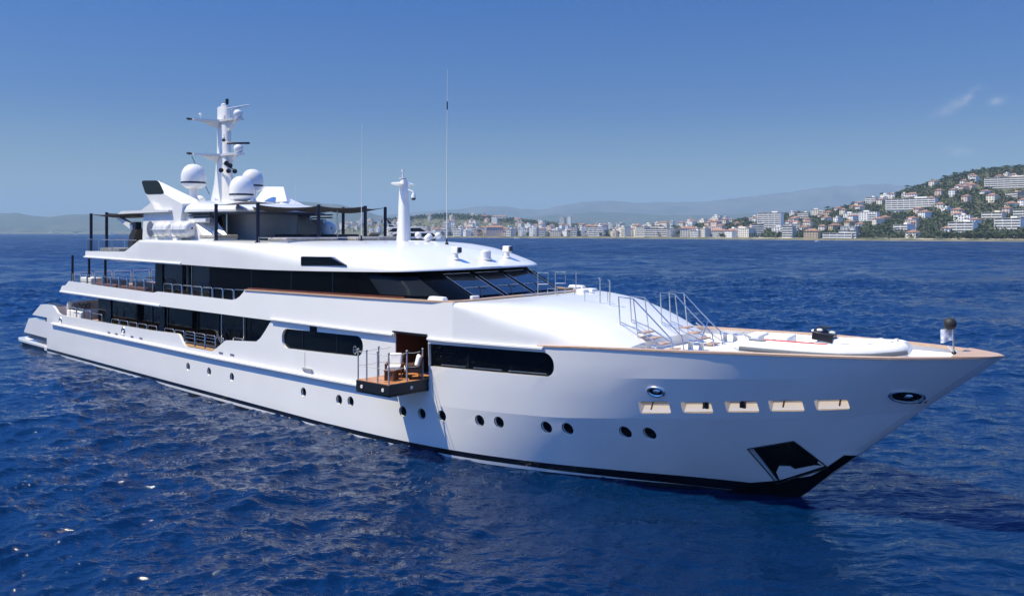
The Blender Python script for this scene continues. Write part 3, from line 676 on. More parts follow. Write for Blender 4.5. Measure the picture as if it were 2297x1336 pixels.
# hardtop ladder
ld = MB()
for t in (3.9, 3.45): ld.tube([P(21.55, t, 9.95), P(21.75, t, 10.15), P(22.0, t, 10.1), P(23.25, t, 8.9)], .022, 6)
for k in range(5): f_ = k / 4; ld.tube([P(22.2 + f_ * .95, 3.9, 9.88 - f_ * .9), P(22.2 + f_ * .95, 3.45, 9.88 - f_ * .9)], .02, 5)
ld.build('hardtop_ladder', M['steel'], Y)
MB().tube([P(23.6, 3.3, 8.5), P(23.6, 3.3, 10.2)], .04, 8).build('support_post', M['steel'], Y)
MB().tube([P(27.6, -1.7, 8.5), P(27.6, -1.7, 10.3)], .04, 8).build('support_post', M['steel'], Y)
# bar cabin under the hardtop: rounded grey drum with a doorway
cb = MB(); n = 40; ring0 = []
for k in range(n): a = 2 * math.pi * k / n; ring0.append((21.9 + 2.35 * math.copysign(abs(math.cos(a)) ** .75, math.cos(a)), .15 + 2.1 * math.copysign(abs(math.sin(a)) ** .75, math.sin(a))))
cb.loft([[P(s, t, 8.5) for s, t in ring0], [P(s, t, 10.15) for s, t in ring0]], True, True)
cabin = cb.build('bar_cabin', M['grey'], Y, 30)
MB().box(P(20.35, 2.1, 9.3), (.55, .35, 1.5)).build('doorway', M['glass'], cabin)
sh = MB()
for z in (8.8, 9.15, 9.35, 9.6): sh.box(P(20.95, 2.26, z), (.55, .04, .05))
sh.build('bar_shelf', M['cream'], cabin)
# mast
def foil(s0, s1, w, z, t0=0, n=16):
    c, L = (s0 + s1) / 2, (s1 - s0) / 2; o = []
    for k in range(n):
        a = 2 * math.pi * k / n; x = math.cos(a); y = math.sin(a); o.append(P(c + L * math.copysign(abs(x) ** .8, x), t0 + w * y * (.62 + .38 * x if x > 0 else .62 + .3 * x), z))
    return o
mast = MB().loft([foil(15.3, 18.6, .45, 10.9), foil(15.9, 18.25, .42, 12.3), foil(16.25, 18.0, .38, 14.0), foil(16.3, 17.95, .36, 14.4), foil(16.35, 17.95, .34, 17.5)], True, True).build('radar_mast', M['white'], Y, 40)
for z0, fw in ((16.42, 19.35), (14.12, 19.4)):
    ar = MB().prism([P(16.3, .25, z0), P(17.3, .25, z0), P(16.5, 1.75, z0 + .07), P(16.2, 1.75, z0 + .07)], [P(16.3, .25, z0 + .16), P(17.3, .25, z0 + .16), P(16.5, 1.75, z0 + .15), P(16.2, 1.75, z0 + .15)])
    ar.prism([P(16.4, .28, z0), P(17.1, .28, z0), P(16.8, .28, z0 - .45)], [P(16.3, 1.05, z0 + .01), P(16.5, 1.05, z0 + .01), P(16.4, 1.05, z0 - .02)])
    ar.build('spreader', M['white'], mast, 30)
    pl = MB().prism([P(16.6, .33, z0), P(18.2, .34, z0), P(fw, .26, z0), P(fw, -.26, z0), P(18.2, -.34, z0), P(16.6, -.33, z0)], [P(16.6, .33, z0 + .16), P(18.2, .38, z0 + .15), P(fw, .3, z0 + .12), P(fw, -.3, z0 + .12), P(18.2, -.38, z0 + .15), P(16.6, -.33, z0 + .16)])
    pl.prism([P(17.0, .16, z0), P(fw - .7, .1, z0), P(17.6, .12, z0 - .95)], [P(17.0, -.16, z0), P(fw - .7, -.1, z0), P(17.6, -.12, z0 - .95)])
    pl.build('radar_platform', M['white'], mast, 30)
    rd = MB().lathe([(0, 0), (.22, 0), (.24, .08), (.31, .2), (.31, .34), (.25, .46), (.12, .54), (0, .56)], P(fw - .3, 0, z0 + .13), 16).build('radar_scanner', M['white'], mast)
    a0 = .55 if z0 > 15 else .02
    bar = Matrix.Rotation(R(62 if z0 > 15 else 48), 3, 'Z') @ Matrix.Rotation(R(-13 if z0 > 15 else -1), 3, 'Y')
    MB().box(P(fw - .3, 0, z0 + .84 - (.08 if z0 < 15 else 0)), (1.45, .16, .13), bar).build('antenna_bar', M['white'] if z0 > 15 else M['post'], rd, bevel=.03)
    lt = MB().ball(P(16.25, 1.95, z0 + .13), .1, 8).lathe([(.07, -.16), (.07, .16)], P(16.25, 1.95, z0 + .13), 10, (0, 1, 0)); lt.tube([P(16.3, 1.7, z0 + .12), P(16.25, 1.9, z0 + .13)], .03, 6)
    lt.build('navigation_light', M['black'], mast)
c_ = MB().lathe([(0, 0), (.09, .0), (.1, .12), (.05, .18), (.05, .24), (0, .24)], P(17.95, .42, 15.2), 12).tube([P(17.95, .42, 15.42), P(17.8, .2, 15.62), P(17.6, .15, 15.75)], .02, 5).build('dome_camera', M['white'], mast)
MB().ball(P(17.95, .42, 15.14), .12, 8).build('dome_lens', M['black'], c_)
wv = MB().tube([P(17.55, 0, 17.5), P(17.75, .1, 17.85)], .03, 6).ball(P(17.85, .12, 17.62), .1, 8).lathe([(.1, -.02), (.12, .25), (.05, .32)], P(17.85, .12, 17.63), 10).build('navigation_light', M['black'], mast)
MB().lathe([(0, 0), (.18, 0), (.18, .12), (.1, .2), (0, .2)], P(17.2, 0, 17.5), 14).build('satellite_puck', M['white'], mast)
MB().tube([P(16.1, 1.1, 16.58), P(16.1, 1.1, 16.85)], .02, 5).ball(P(16.1, 1.1, 16.95), .1, 8).build('anemometer', M['white'], mast)
MB().lathe([(.06, 0), (.09, .1), (.05, .25), (0, .27)], P(17.85, .3, 16.58), 10).build('navigation_light', M['white'], mast)
hn = MB()
for s, t, z in ((17.95, .25, 13.62), (18.25, .15, 13.45), (17.7, .5, 13.15), (18.3, .3, 13.08), (18.75, .1, 13.05)):
    hn.lathe([(.05, -.2), (.06, .0), (.15, .16), (.16, .2), (0, .12)], P(s, t, z), 12, (1, -.35, -.1))
hn.tube([P(17.7, .3, 13.6), P(18.6, .1, 13.2)], .03, 5).build('horn_cluster', M['darksteel'], mast)
MB().lathe([(0, 0), (.12, 0), (.1, .1), (0, .14)], P(17.9, .1, 14.95), 10).build('floodlight', M['white'], mast)
MB().tube([P(16.15, 1.72, 14.1), P(15.95, 1.2, 13.2), P(16.1, .45, 11.6)], .022, 5).build('signal_halyard', M['darksteel'], mast)
def radome(s, t, zb, d, ped, band=True):
    r = d / 2
    o = MB().lathe([(0, 0), (r * .55, 0), (r * .95, .2), (r, .32), (r, r * 1.0), (r * .97, r * 1.25), (r * .87, r * 1.55), (r * .7, r * 1.8), (r * .45, r * 1.99), (r * .2, r * 2.06), (0, r * 2.08)], P(s, t, zb), 36).build('radome', M['white'], Y, 40)
    if band: MB().lathe([(r * 1.004, .33), (r * 1.008, .34), (r * 1.008, .44), (r * 1.004, .45)], P(s, t, zb), 36).build('band', M['black'], o)
    if ped: MB().lathe([(.34, ped), (.24, ped * .6), (.3, .0), (.42, .02 - .0)][:3] + [(.0, .0)], P(s, t, zb), 20).build('pedestal', M['white'], o)
    return o
radome(17.45, 2.25, 11.84, 1.56, -.75); radome(17.0, -2.25, 11.86, 1.5, -.8); radome(19.95, .25, 11.05, 1.56, -.25)
MB().ball(P(15.6, .9, 11.15), .38, 12, (1, 1, .95)).build('radome', M['white'], Y)
for s, t, h in ((21.2, 2.4, .95), (22.6, 2.2, .45), (19.9, -3.2, 1.2), (23.0, -1.8, 1.3)):
    MB().tube([P(s, t, 10.8), P(s, t, 10.9 + h)], .012, 5).build('whip_antenna', M['white'], Y)

# forward pole mast, whips, searchlights, horns on the roof
pm = MB().loft([foil(35.1, 36.05, .42, 8.5), foil(35.22, 36.0, .38, 9.6), foil(35.32, 35.9, .28, 11.1), foil(35.4, 35.85, .22, 11.75)], True, True).build('forward_mast', M['white'], Y, 40)
MB().loft([[P(35.6 + dx * w, t, 11.52 + dz * h) for dx, dz in ((-.5, 0), (0, -.5), (.5, 0), (0, .5))] for t, w, h in ((.78, .05, .07), (.6, .3, .15), (0, .5, .24), (-.6, .3, .15), (-.78, .05, .07))], True, True).build('crosstree', M['white'], pm, 40)
MB().lathe([(.14, 0), (.14, .28), (.22, .3), (.22, .34), (.05, .36), (.04, .5), (.07, .52), (.07, .62), (0, .64)][:1] + [(.14, .08), (.2, .09), (.2, .12), (.04, .14), (.03, .42), (.07, .44), (.07, .56), (0, .57)], P(35.6, 0, 11.72), 14).build('masthead_light', M['white'], pm)
c_ = MB().tube([P(36.0, 0, 11.22), P(36.2, -.05, 11.16), P(36.35, -.08, 11.08)], .028, 6).lathe([(0, .26), (.06, .26), (.12, .12), (.13, 0), (0, 0)], P(36.35, -.08, 10.78), 12).build('dome_camera', M['white'], pm)
MB().ball(P(36.35, -.08, 10.76), .12, 8, (1, 1, 1)).build('dome_lens', M['black'], c_)
for s, t, h, r_ in ((32.7, .45, 6.4, .018), (38.75, -.15, 8.55, .026)):
    w_ = MB().tube([P(s, t, 8.4), P(s + .02, t, 8.55 + h * .5), P(s + .05, t, 8.5 + h)], [r_, r_ * .8, r_ * .4], 6).build('whip_antenna', M['white'], Y)
    MB().lathe([(.09, 0), (.09, .08), (.045, .12), (.04, .3), (0, .3)], P(s, t, roof_z(s, t) - .02), 12).build('base', M['darksteel'], w_)
    if r_ > .02: MB().tube([P(s + .03, t, 15.1), P(s + .035, t, 15.5)], .032, 6).build('joint', M['darksteel'], w_)
for s, t, k in ((40.85, 1.3, 1), (40.75, -2.4, 1)):
    z = roof_z(s, t) - .03
    b_ = MB().lathe([(.2, 0), (.2, .06), (.14, .1), (.12, .3), (.0, .32)], P(s, t, z), 14).build('searchlight', M['white'], Y)
    MB().box(P(s + .02, t, z + .46), (.46, .28, .32), None, 0, .9).build('lamp_house', M['white'], b_, bevel=.04)
    MB().box(P(s + .27, t, z + .47), (.07, .24, .25)).build('lamp_glass', M['lens'], b_, bevel=.02)
MB().lathe([(.3, 0), (.3, .1), (.25, .12), (.25, .44), (.2, .5), (0, .5)], P(41.0, -.6, roof_z(41.0, -.6) - .06), 20).build('camera_dome', M['white'], Y)
hb = MB()
for s, t, z in ((36.9, .1, 8.86), (37.35, -.25, 8.78), (37.7, -.55, 8.84), (37.5, .0, 8.7)):
    hb.ball(P(s, t, z), .17, 10); hb.tube([P(s, t, z), P(37.3, -.2, 8.52)], .03, 6)
hb.tube([P(36.3, .2, 8.57), P(36.6, .25, 8.555), P(37.2, .1, 8.56), P(38.1, -.1, 8.51)], .025, 6)
hb.build('roof_horn', M['white'], Y)

# sun-deck awning posts
def post(s, t, z0, z1, r_=.10):
    o = MB().tube([P(s, t, z0), P(s, t, z1)], r_, 12).build('awning_post', M['post'], Y)
    MB().lathe([(r_ * 1.7, 0), (r_ * 1.7, .06), (r_, .1)], P(s, t, z0), 14).build('foot', M['post'], o)
for s, t, z0, z1 in ((24.6, 4.5, 8.48, 10.62), (29.05, 4.5, 8.42, 10.58), (24.4, -4.5, 8.48, 10.66), (28.7, -4.5, 8.48, 10.58), (30.2, 1.45, 8.5, 10.54), (30.1, -1.85, 8.5, 10.55), (6.32, 4.52, 5.0, 7.2), (7.78, 4.93, 7.5, 10.34), (8.6, 4.2, 7.5, 10.42), (2.9, 4.42, 4.98, 7.28), (9.4, 4.6, 4.98, 7.2), (7.9, -4.6, 7.5, 10.4), (2.9, -4.42, 4.98, 7.28)):
    post(s, t, z0, z1, .085 if z1 < 7.4 else .1)

# awnings: sagging cloth between hardtop edge and posts
def cloth(name, c, sag, n=12, curve=.12):
    a, b, d, e = [Vector(p) for p in c]; g = []
    for i in range(n + 1):
        u = i / n; row = []
        for k in range(n + 1):
            v = k / n
            us = u + curve * (u - .5) * -2 * (4 * v * (1 - v)) * .5; vs = v + curve * (v - .5) * -2 * (4 * u * (1 - u)) * .5
            p = (a * (1 - us) + b * us) * (1 - vs) + (e * (1 - us) + d * us) * vs
            p.z -= sag * (16 * u * (1 - u) * v * (1 - v)) + .10 * (4 * u * (1 - u) + 4 * v * (1 - v)) * (sag > 0)
            row.append(p)
        g.append(row)
    top_ = MB(); top_.loft(g, False); low = [[p + Vector((0, 0, -.012)) for p in r_] for r_ in g]; top_.loft(low, False)
    rim = [g[0][k] for k in range(n + 1)] + [g[i][n] for i in range(1, n + 1)] + [g[n][k] for k in range(n - 1, -1, -1)] + [g[i][0] for i in range(n - 1, 0, -1)]
    top_.tube(rim, .02, 5, closed=True)
    return top_.build(name, M['fabric'], Y, 60)
cloth('awning', [P(24.6, 2.2, 10.50), P(28.9, 4.35, 10.46), P(30.1, 1.5, 10.42), P(25.3, .9, 10.50)], .14)
cloth('awning', [P(25.3, .8, 10.50), P(30.1, 1.45, 10.48), P(30.0, -1.8, 10.48), P(25.3, -1.1, 10.5)], .12)
cloth('awning', [P(25.2, -1.3, 10.5), P(29.9, -1.85, 10.5), P(28.6, -4.4, 10.5), P(24.5, -4.3, 10.55)], .12)
cloth('awning', [P(23.6, 2.6, 10.66), P(24.6, 4.45, 10.56), P(29.0, 4.45, 10.54), P(28.6, 2.9, 10.62)], -.14)
cloth('awning', [P(13.0, 4.2, 10.34), P(7.9, 4.85, 10.25), P(8.6, 4.2, 10.33), P(13.0, .2, 10.36)], .12)
cloth('awning', [P(13.0, .1, 10.36), P(8.6, 4.1, 10.33), P(7.9, -4.6, 10.3), P(13.0, -4.2, 10.34)], .15)

# railings: every hoop a part
def hoop(s0, s1, t, zb, zt, bars=(), r_=.028, zb1=None):
    zb1 = zb if zb1 is None else zb1; q = .1
    pth = [P(s0, t, zb), P(s0, t, zt - q), P(s0 + .03, t, zt - .03), P(s0 + q, t, zt), P(s1 - q, t, zt), P(s1 - .03, t, zt - .03), P(s1, t, zt - q), P(s1, t, zb1)]
    m = MB().tube(pth, r_, 6)
    for z in bars: m.tube([P(s0, t, z), P(s1, t, z)], r_ * .7, 5)
    return m.build('rail_hoop', M['steel'], Y)
edges = [4.75, 6.3, 7.7, 9.05, 10.4, 11.75, 13.05, 14.35, 15.6, 16.85, 18.1]
for sd in (1, -1):
    for a, b in zip(edges, edges[1:]): hoop(a + .08, b - .08, sd * (5.16 if a > 6 else 5.1), 5.33, 5.98)
    if sd == 1:
        e2 = [19.45, 20.65, 21.85, 23.05, 24.25, 25.45, 26.6, 27.75]
        for a, b in zip(e2, e2[1:]): hoop(a + .06, b - .06, sd * 5.16, 5.35, 5.9)
        hoop(27.82, 28.95, sd * 5.16, 5.37, 5.93, (), .028, 5.85)
    gl = MB().prism([P(4.8, sd * 5.13, 5.36), P(18.1, sd * 5.13, 5.3), P(18.1, sd * 5.13, 5.85), P(4.8, sd * 5.13, 5.9)], [P(4.8, sd * 5.12, 5.36), P(18.1, sd * 5.12, 5.3), P(18.1, sd * 5.12, 5.85), P(4.8, sd * 5.12, 5.9)])
    e3 = [4.4, 5.7, 7.0, 8.3, 10.3]
    for a, b, zt in zip(e3, e3[1:], (3.52, 3.52, 3.45, 3.36)): hoop(a + .08, b - .08, sd * 5.14, 2.86, zt)
    e4 = [11.75, 13.1, 14.45, 15.8, 17.2, 18.6]
    for a, b in zip(e4, e4[1:]): hoop(a + .08, b - .1, sd * 5.14, 2.88, 3.2)
    hoop(19.6, 20.75, sd * 5.14, 2.97, 3.2); hoop(20.9, 22.05, sd * 5.14, 2.6, 3.2, (2.75,))
    for a in (22.2, 23.38, 24.56): hoop(a, a + 1.1, sd * 5.12, 2.38, 3.22, (2.62, 2.86, 3.05))
    hoop(25.75, 26.6, sd * 5.12, 2.7, 3.18); hoop(27.6, 28.6, sd * 5.12, 3.15, 3.32)
# aft upper rail and sun-deck rail
for k in range(6): 
    o = MB(); y0 = -4.3 + k * 1.45
    o.tube([P(2.95, y0 + .08, 4.98), P(2.95, y0 + .08, 5.9), P(2.95, y0 + .15, 5.98), P(2.95, y0 + 1.3, 5.98), P(2.95, y0 + 1.37, 5.9), P(2.95, y0 + 1.37, 4.98)], .028, 6); o.build('rail_hoop', M['steel'], Y)
sr = MB(); stn = [(7.7, 5.15), (9.7, 5.15), (11.9, 5.15), (14.9, 5.15)]
for sd in (1, -1):
    rl_ = MB()
    for s, t in stn[:3]: rl_.tube([P(s, sd * t, 7.66), P(s, sd * t, 8.52)], .03, 6)
    rl_.tube([P(7.7, sd * 5.15, 8.5), P(15.6, sd * 5.15, 8.5)], .022, 6); rl_.build('sundeck_rail', M['steel'], Y)
rl_ = MB(); rl_.tube([P(7.7, 5.15, 8.5), P(7.7, -5.15, 8.5)], .022, 6)
for t in (2.6, 0, -2.6): rl_.tube([P(7.7, t, 7.5), P(7.7, t, 8.5)], .03, 6)
rl_.build('sundeck_rail', M['steel'], Y)
gl = mat('rail_glass', (.9, .95, 1), .02, spec=.5); bsdf(gl).inputs['Transmission Weight'].default_value = .0
mixn = gl.node_tree; tr_ = N(mixn, 'ShaderNodeBsdfTransparent'); ms = N(mixn, 'ShaderNodeMixShader'); lw = N(mixn, 'ShaderNodeValue'); lw.outputs[0].default_value = .10
gs = N(mixn, 'ShaderNodeBsdfGlossy'); gs.inputs['Roughness'].default_value = .02; tr_.inputs['Color'].default_value = (.86, .9, .92, 1)
mixn.links.new(lw.outputs[0], ms.inputs[0]); mixn.links.new(tr_.outputs[0], ms.inputs[1]); mixn.links.new(gs.outputs[0], ms.inputs[2])
mixn.links.new(ms.outputs[0], mixn.nodes['Material Output'].inputs[0]); M['railglass'] = gl
for a, b, z0, z1, t in ((7.8, 14.9, 7.72, 8.46, 5.15), (16.5, 29.5, 8.56, 8.72, 4.9)):
    MB().add([P(a, t, z0), P(b, t, z0), P(b, t, z1), P(a, t, z1)], [(0, 1, 2, 3)]).build('glass_panel', M['railglass'], Y)
MB().add([P(4.8, 5.16, 5.36), P(18.1, 5.16, 5.32), P(18.1, 5.16, 5.88), P(4.8, 5.16, 5.9)], [(0, 1, 2, 3)]).build('glass_panel', M['railglass'], Y)
wb = MB()                                             # low wind deflector round the forward sun deck
for sd in (1, -1): wb.tube([P(29.3, sd * 4.6, 8.72), P(31.0, sd * 3.4, 8.72), P(31.6, sd * 1.6, 8.72), P(31.7, 0, 8.72)], .02, 6)
for s, t in ((29.3, 4.6), (31.0, 3.4), (31.6, 1.6), (31.7, 0), (31.6, -1.6)): wb.tube([P(s, t, 8.5), P(s, t, 8.74)], .02, 5)
wb.build('sundeck_rail', M['steel'], Y)

# crane arm aft on the sun deck
cr = MB().loft([[P(s, 3.9 + dt, z + dz) for dt, dz in ((-.16, -h), (.16, -h), (.16, h), (-.16, h))] for s, z, h in ((10.0, 10.02, .1), (11.6, 9.55, .16), (13.2, 9.1, .22), (13.6, 8.6, .24), (13.6, 7.55, .3))], True, True)
crane = cr.build('deck_crane', M['white'], Y, 30)
MB().box(P(13.3, 4.1, 9.45), (.55, .4, .5)).build('winch', M['darksteel'], crane, bevel=.05)
MB().tube([P(12.3, 4.0, 9.6), P(12.35, 4.0, 8.4)], .05, 6).build('hoist_block', M['darksteel'], crane)
MB().loft([[P(13.0 + a, 3.6, z), P(13.4 + a, 4.5, z), P(14.2 + a, 4.5, z), P(14.2 + a, 3.6, z)] for a, z in ((-.3, 7.5), (-.6, 8.2), (-.35, 8.8), (.1, 9.2))], True, True).build('covered_winch', M['rubber'], crane, 40)

# rails, hoops and ladders on the foredeck trunk
def trunk_z(s, t):
    return lerp([44.4, 46, 47.5, 48.5, 49.5, 50.3, 51, 51.38], [6.165, 6.19, 6.13, 6.0, 5.78, 5.5, 5.13, 4.92], s) - .012 * t * t
def zf(s, t): return trunk_z(s, t) - .02
def uh(pts, r_=.026, nm='grab_rail'): return MB().tube([P(*p) for p in pts], r_, 6).build(nm, M['steel'], Y)
for s, t in ((48.13, 0), (48.62, 0)): uh([(s, t, zf(s, t)), (s, t, zf(s, t) + 1.05), (s, t + .12, zf(s, t) + 1.07)], .03)
uh([(47.6, .35, zf(47.6, .3)), (47.6, .35, 6.5), (48.1, .35, 6.48)], .022); uh([(48.1, -.6, zf(48.1, -.6)), (48.1, -.6, 6.48)], .022)
for s0, t in ((44.75, 0.0), (44.95, -1.0)):
    uh([(s0, t, 6.1), (s0, t, 7.2), (s0 + .35, t - .3, 7.2), (s0 + .35, t - .3, 6.7), (s0, t, 6.7)]); uh([(s0 + .4, t - .2, 6.15), (s0 + .4, t - .2, 6.5), (s0 + .75, t - .45, 6.5), (s0 + .75, t - .45, 6.12)], .022)
uh([(45.3, -2.1, 6.1), (45.3, -2.1, 7.25)]); uh([(44.62, .9, 6.24), (44.62, -2.6, 6.24)], .03)
for t in (-3.0, -3.7): MB().box(P(45.0, t, 6.24), (.5, .5, .16), None, 0, .85).build('deck_hatch', M['deckwhite'], Y, bevel=.03)
def ladder(t0, t1, s0, hi):
    lad = MB()
    for t in (t0, t1):
        z0 = zf(s0, t)
        lad.tube([P(s0 - .05, t, z0), P(s0 - .12, t, 6.52 + hi), P(s0 + .55, t, 6.48 + hi), P(s0 + 1.3, t, 5.85), P(s0 + 2.15, t, 5.12), P(s0 + 2.25, t, 4.62)], .028, 6)
        lad.tube([P(s0 + .55, t, 6.48 + hi), P(s0 + .75, t, zf(min(s0 + .75, 51.3), t))], .024, 6)
        lad.tube([P(s0 - .05, t, z0 + .15), P(s0 + .75, t, z0 - .1), P(s0 + 1.9, t, 4.75)], .024, 6)
    o = lad.build('foredeck_ladder', M['steel'], Y)
    for k in range(4):
        s = s0 + .85 + k * .38; z = 5.22 - k * .18
        MB().box(P(s, (t0 + t1) / 2, z), (.30, abs(t1 - t0) - .04, .045)).build('tread', M['caprail'], o)
    return o
ladder(1.75, .95, 50.35, 0.0); ladder(-.65, -1.35, 50.75, .06)
MB().tube([P(52.3, -.5, 5.5), P(53.1, -1.35, 4.68)], .024, 6).tube([P(52.4, -1.35, 5.55), P(52.5, -.4, 4.66)], .024, 6).build('ladder_brace', M['steel'], Y)
for s, t in ((51.9, 2.3), (52.9, .6), (52.9, -2.2)):
    bl = MB()
    for d in (-.22, .22): bl.lathe([(.12, 0), (.1, .05), (.09, .3), (.14, .34), (0, .38)], P(s + d, t, zdeck(s) - .01), 12)
    bl.build('mooring_bollard', M['steel'], Y)
# window fittings hanging off the hull side
MB().tube([P(34.5, 5.24, 3.2), P(34.5, 5.24, 2.42)], .008, 4).build('fender_line', M['rope'], Y)
MB().box(P(34.8, 5.30, 2.44), (.75, .06, .10)).box(P(34.5, 5.29, 2.36), (.08, .05, .14)).box(P(35.1, 5.29, 2.36), (.08, .05, .14)).build('fender_hook', M['grey'], Y)
MB().tube([P(43.1, B(43.1, 3.4) + .02, 3.4), P(43.25, B(43.2, 2.4) + .12, 2.4), P(43.7, B(43.7, .6) + .05, .6)], .008, 4).build('mooring_line', M['rope'], Y)

# ---------------------------------------------------------------- fold-out balcony
BA = math.atan2(B(43, 2.95) - B(41, 2.95), 2.0)
def bal(a, o, z):                                     # a along the hull (0..1.95), o outward
    s = 41.02 + a * math.cos(BA) - o * math.sin(BA) * -1; t = 5.06 + a * math.sin(BA) + o
    return P(s + o * -.0, t, z)
balc = empty('fold_out_balcony', yacht)
def bquad(o0, o1, a0, a1, z0, z1, nm, m, bevel=0):
    lo_ = [bal(a0, o0, z0), bal(a1, o0, z0), bal(a1, o1, z0), bal(a0, o1, z0)]
    return MB().prism(lo_, [(p[0], p[1], z1) for p in lo_]).build(nm, m, balc, bevel=bevel)
bquad(-.2, 2.0, -.02, 1.94, 2.50, 2.925, 'platform', M['darksteel'], .015)
bquad(-.6, 1.97, .0, 1.92, 2.926, 2.95, 'decking', M['planks'])
bquad(-.1, 1.99, -.03, 1.95, 2.44, 2.49, 'underside_lip', M['black'])
for a, o in ((.03, 1.93), (.55, 1.93), (1.2, 1.93), (1.85, 1.93), (1.87, 1.05), (1.88, .25), (.02, .9)):
    MB().tube([bal(a, o, 2.95), bal(a, o, 4.16)], .032, 8).ball(bal(a, o, 4.18), .05, 8).build('stanchion', M['grey'], balc)
rp = [(.02, .25), (.02, .9), (.03, 1.93), (.55, 1.93), (1.2, 1.93), (1.85, 1.93), (1.87, 1.05), (1.88, .25)]
for z in (4.12, 3.55):
    pts = []
    for (a, o), (a2, o2) in zip(rp, rp[1:]):
        for k in range(6): f_ = k / 6; pts.append(bal(a + (a2 - a) * f_, o + (o2 - o) * f_, z - .05 * 4 * f_ * (1 - f_)))
    MB().tube(pts, .012, 5).build('guard_rope', M['rope'], balc)
for a, o, n_ in ((.35, 2.01, (0, -1, 0)), (1.6, 2.01, (0, -1, 0)), (1.955, .9, (1, 0, 0))):
    MB().lathe([(.0, .0), (.075, .0), (.075, .02), (.035, .025), (.03, .01), (0, .01)], bal(a, o, 2.7), 14, n_).build('fixing_eye', M['cream'], balc)
# lobby behind the opening
lob = MB(); lob.box(P(42.0, 3.12, 3.85), (1.96, .04, 2.1)); lob.box(P(41.05, 4.1, 3.85), (.04, 1.9, 2.1)); lob.box(P(42.96, 4.0, 3.85), (.04, 1.75, 2.1)); lob.box(P(42.0, 4.1, 4.72), (1.96, 1.95, .05))
lobby = lob.build('entrance_lobby', M['mahog'], Y)
MB().box(P(42.1, 3.16, 3.65), (1.1, .04, 1.6)).build('door_leaf', M['teak'], lobby)
MB().box(P(42.0, B(42, 4.7) + .05, 4.76), (2.02, .16, .07), Matrix.Rotation(-BA, 3, 'Z')).build('lintel', M['black'], lobby)

# ---------------------------------------------------------------- things carried on board (top level)
def onship(name, s, t, z, yaw=0, label=None, cat=None, group=None):
    w = world(s, t, z); return tag(empty(name, None, w, ANG + yaw), label, cat, group)
def armchair(label, s, t, yaw):
    r_ = onship('armchair', s, t, 2.951, yaw, label, 'armchair', 'armchairs on the balcony')
    for x in (-.33, .33):
        for y in (-.30, .30): MB().box((x, y, .19), (.06, .06, .38)).build('leg', M['teakdark'], r_)
    fr = MB().box((0, 0, .33), (.72, .70, .06))
    for x in (-.335, .335): fr.box((x, 0.0, .56), (.06, .72, .07)).box((x, .3, .46), (.06, .06, .22)).box((x, -.3, .46), (.06, .06, .24)).box((x, -.02, .46), (.03, .56, .14))
    fr.build('frame', M['teakdark'], r_)
    MB().box((0, -.33, .68), (.70, .06, .52), Matrix.Rotation(R(12), 3, 'X')).build('backrest', M['teakdark'], r_)
    MB().box((0, .04, .43), (.58, .62, .15)).build('seat_cushion', M['cream'], r_, bevel=.05)
    MB().box((0, -.22, .72), (.56, .16, .50), Matrix.Rotation(R(14), 3, 'X')).build('back_cushion', M['cream'], r_, bevel=.07)
    return r_
armchair('wooden armchair with white cushions facing outward, nearer the stern on the balcony', 41.62, 5.62, R(-140))
armchair('wooden armchair with white cushions turned sideways beside the black window on the balcony', 42.45, 5.35, R(-215))
tb = onship('side_table', 42.1, 6.2, 2.951, R(20), 'low dark wooden side table between the two balcony armchairs', 'side table')
MB().box((0, 0, .40), (.46, .46, .05)).build('tabletop', M['teakdark'], tb)
MB().box((0, 0, .18), (.34, .34, .36)).build('pedestal', M['teakdark'], tb)
for x in (-.19, .19):
    for y in (-.19, .19): MB().box((x, y, .19), (.05, .05, .38)).build('leg', M['teakdark'], tb)

def raft(s, t, z, label):
    r_ = onship('life_raft_canister', s, t, z, 0, label, 'life raft', 'life raft canisters on the sun deck')
    pf_ = [(0, -1.0), (.30, -1.0), (.44, -.9), (.48, -.75)]
    for k in range(-3, 4): pf_ += [(.48, k * .2 - .05), (.50, k * .2 - .03), (.50, k * .2 + .03), (.48, k * .2 + .05)]
    pf_ += [(.48, .75), (.44, .9), (.30, 1.0), (0, 1.0)]
    MB().lathe(pf_, (0, 0, 0), 22, (1, 0, 0)).build('canister', M['white'], r_, 40)
    MB().box((0, 0, -.02), (2.0, 1.02, .03)).build('seam_flange', M['deckwhite'], r_)
    cd = MB()
    for x in (-.6, .6): cd.box((x, 0, -.49), (.06, 1.0, .05)); cd.tube([(x, -.45, -.5), (x, -.45, -.72)], .025, 5); cd.tube([(x, .45, -.5), (x, .45, -.72)], .025, 5)
    cd.build('cradle', M['steel'], r_)
    st = MB()
    for x in (-.45, .45): st.tube([(x, .51 * math.cos(a), .51 * math.sin(a)) for a in np.linspace(0, 2 * math.pi, 20)[:-1]], .012, 4, closed=True)
    st.build('strap', M['deckwhite'], r_)
    MB().lathe([(0, 0), (.07, 0), (.05, .02), (0, .02)], (.99, 0, .05), 12, (1, 0, 0)).build('end_plug', M['black'], r_)
raft(18.0, 4.35, 9.2, 'white life raft canister beside the grey oval loudspeaker on the sun deck')
raft(20.65, 4.45, 9.2, 'white life raft canister beside the silver ladder on the sun deck')
raft(19.9, -4.4, 9.2, 'white life raft canister half hidden behind the far funnel leg')
raft(22.2, -4.45, 9.25, 'white life raft canister on the far side, left of a navy awning post')

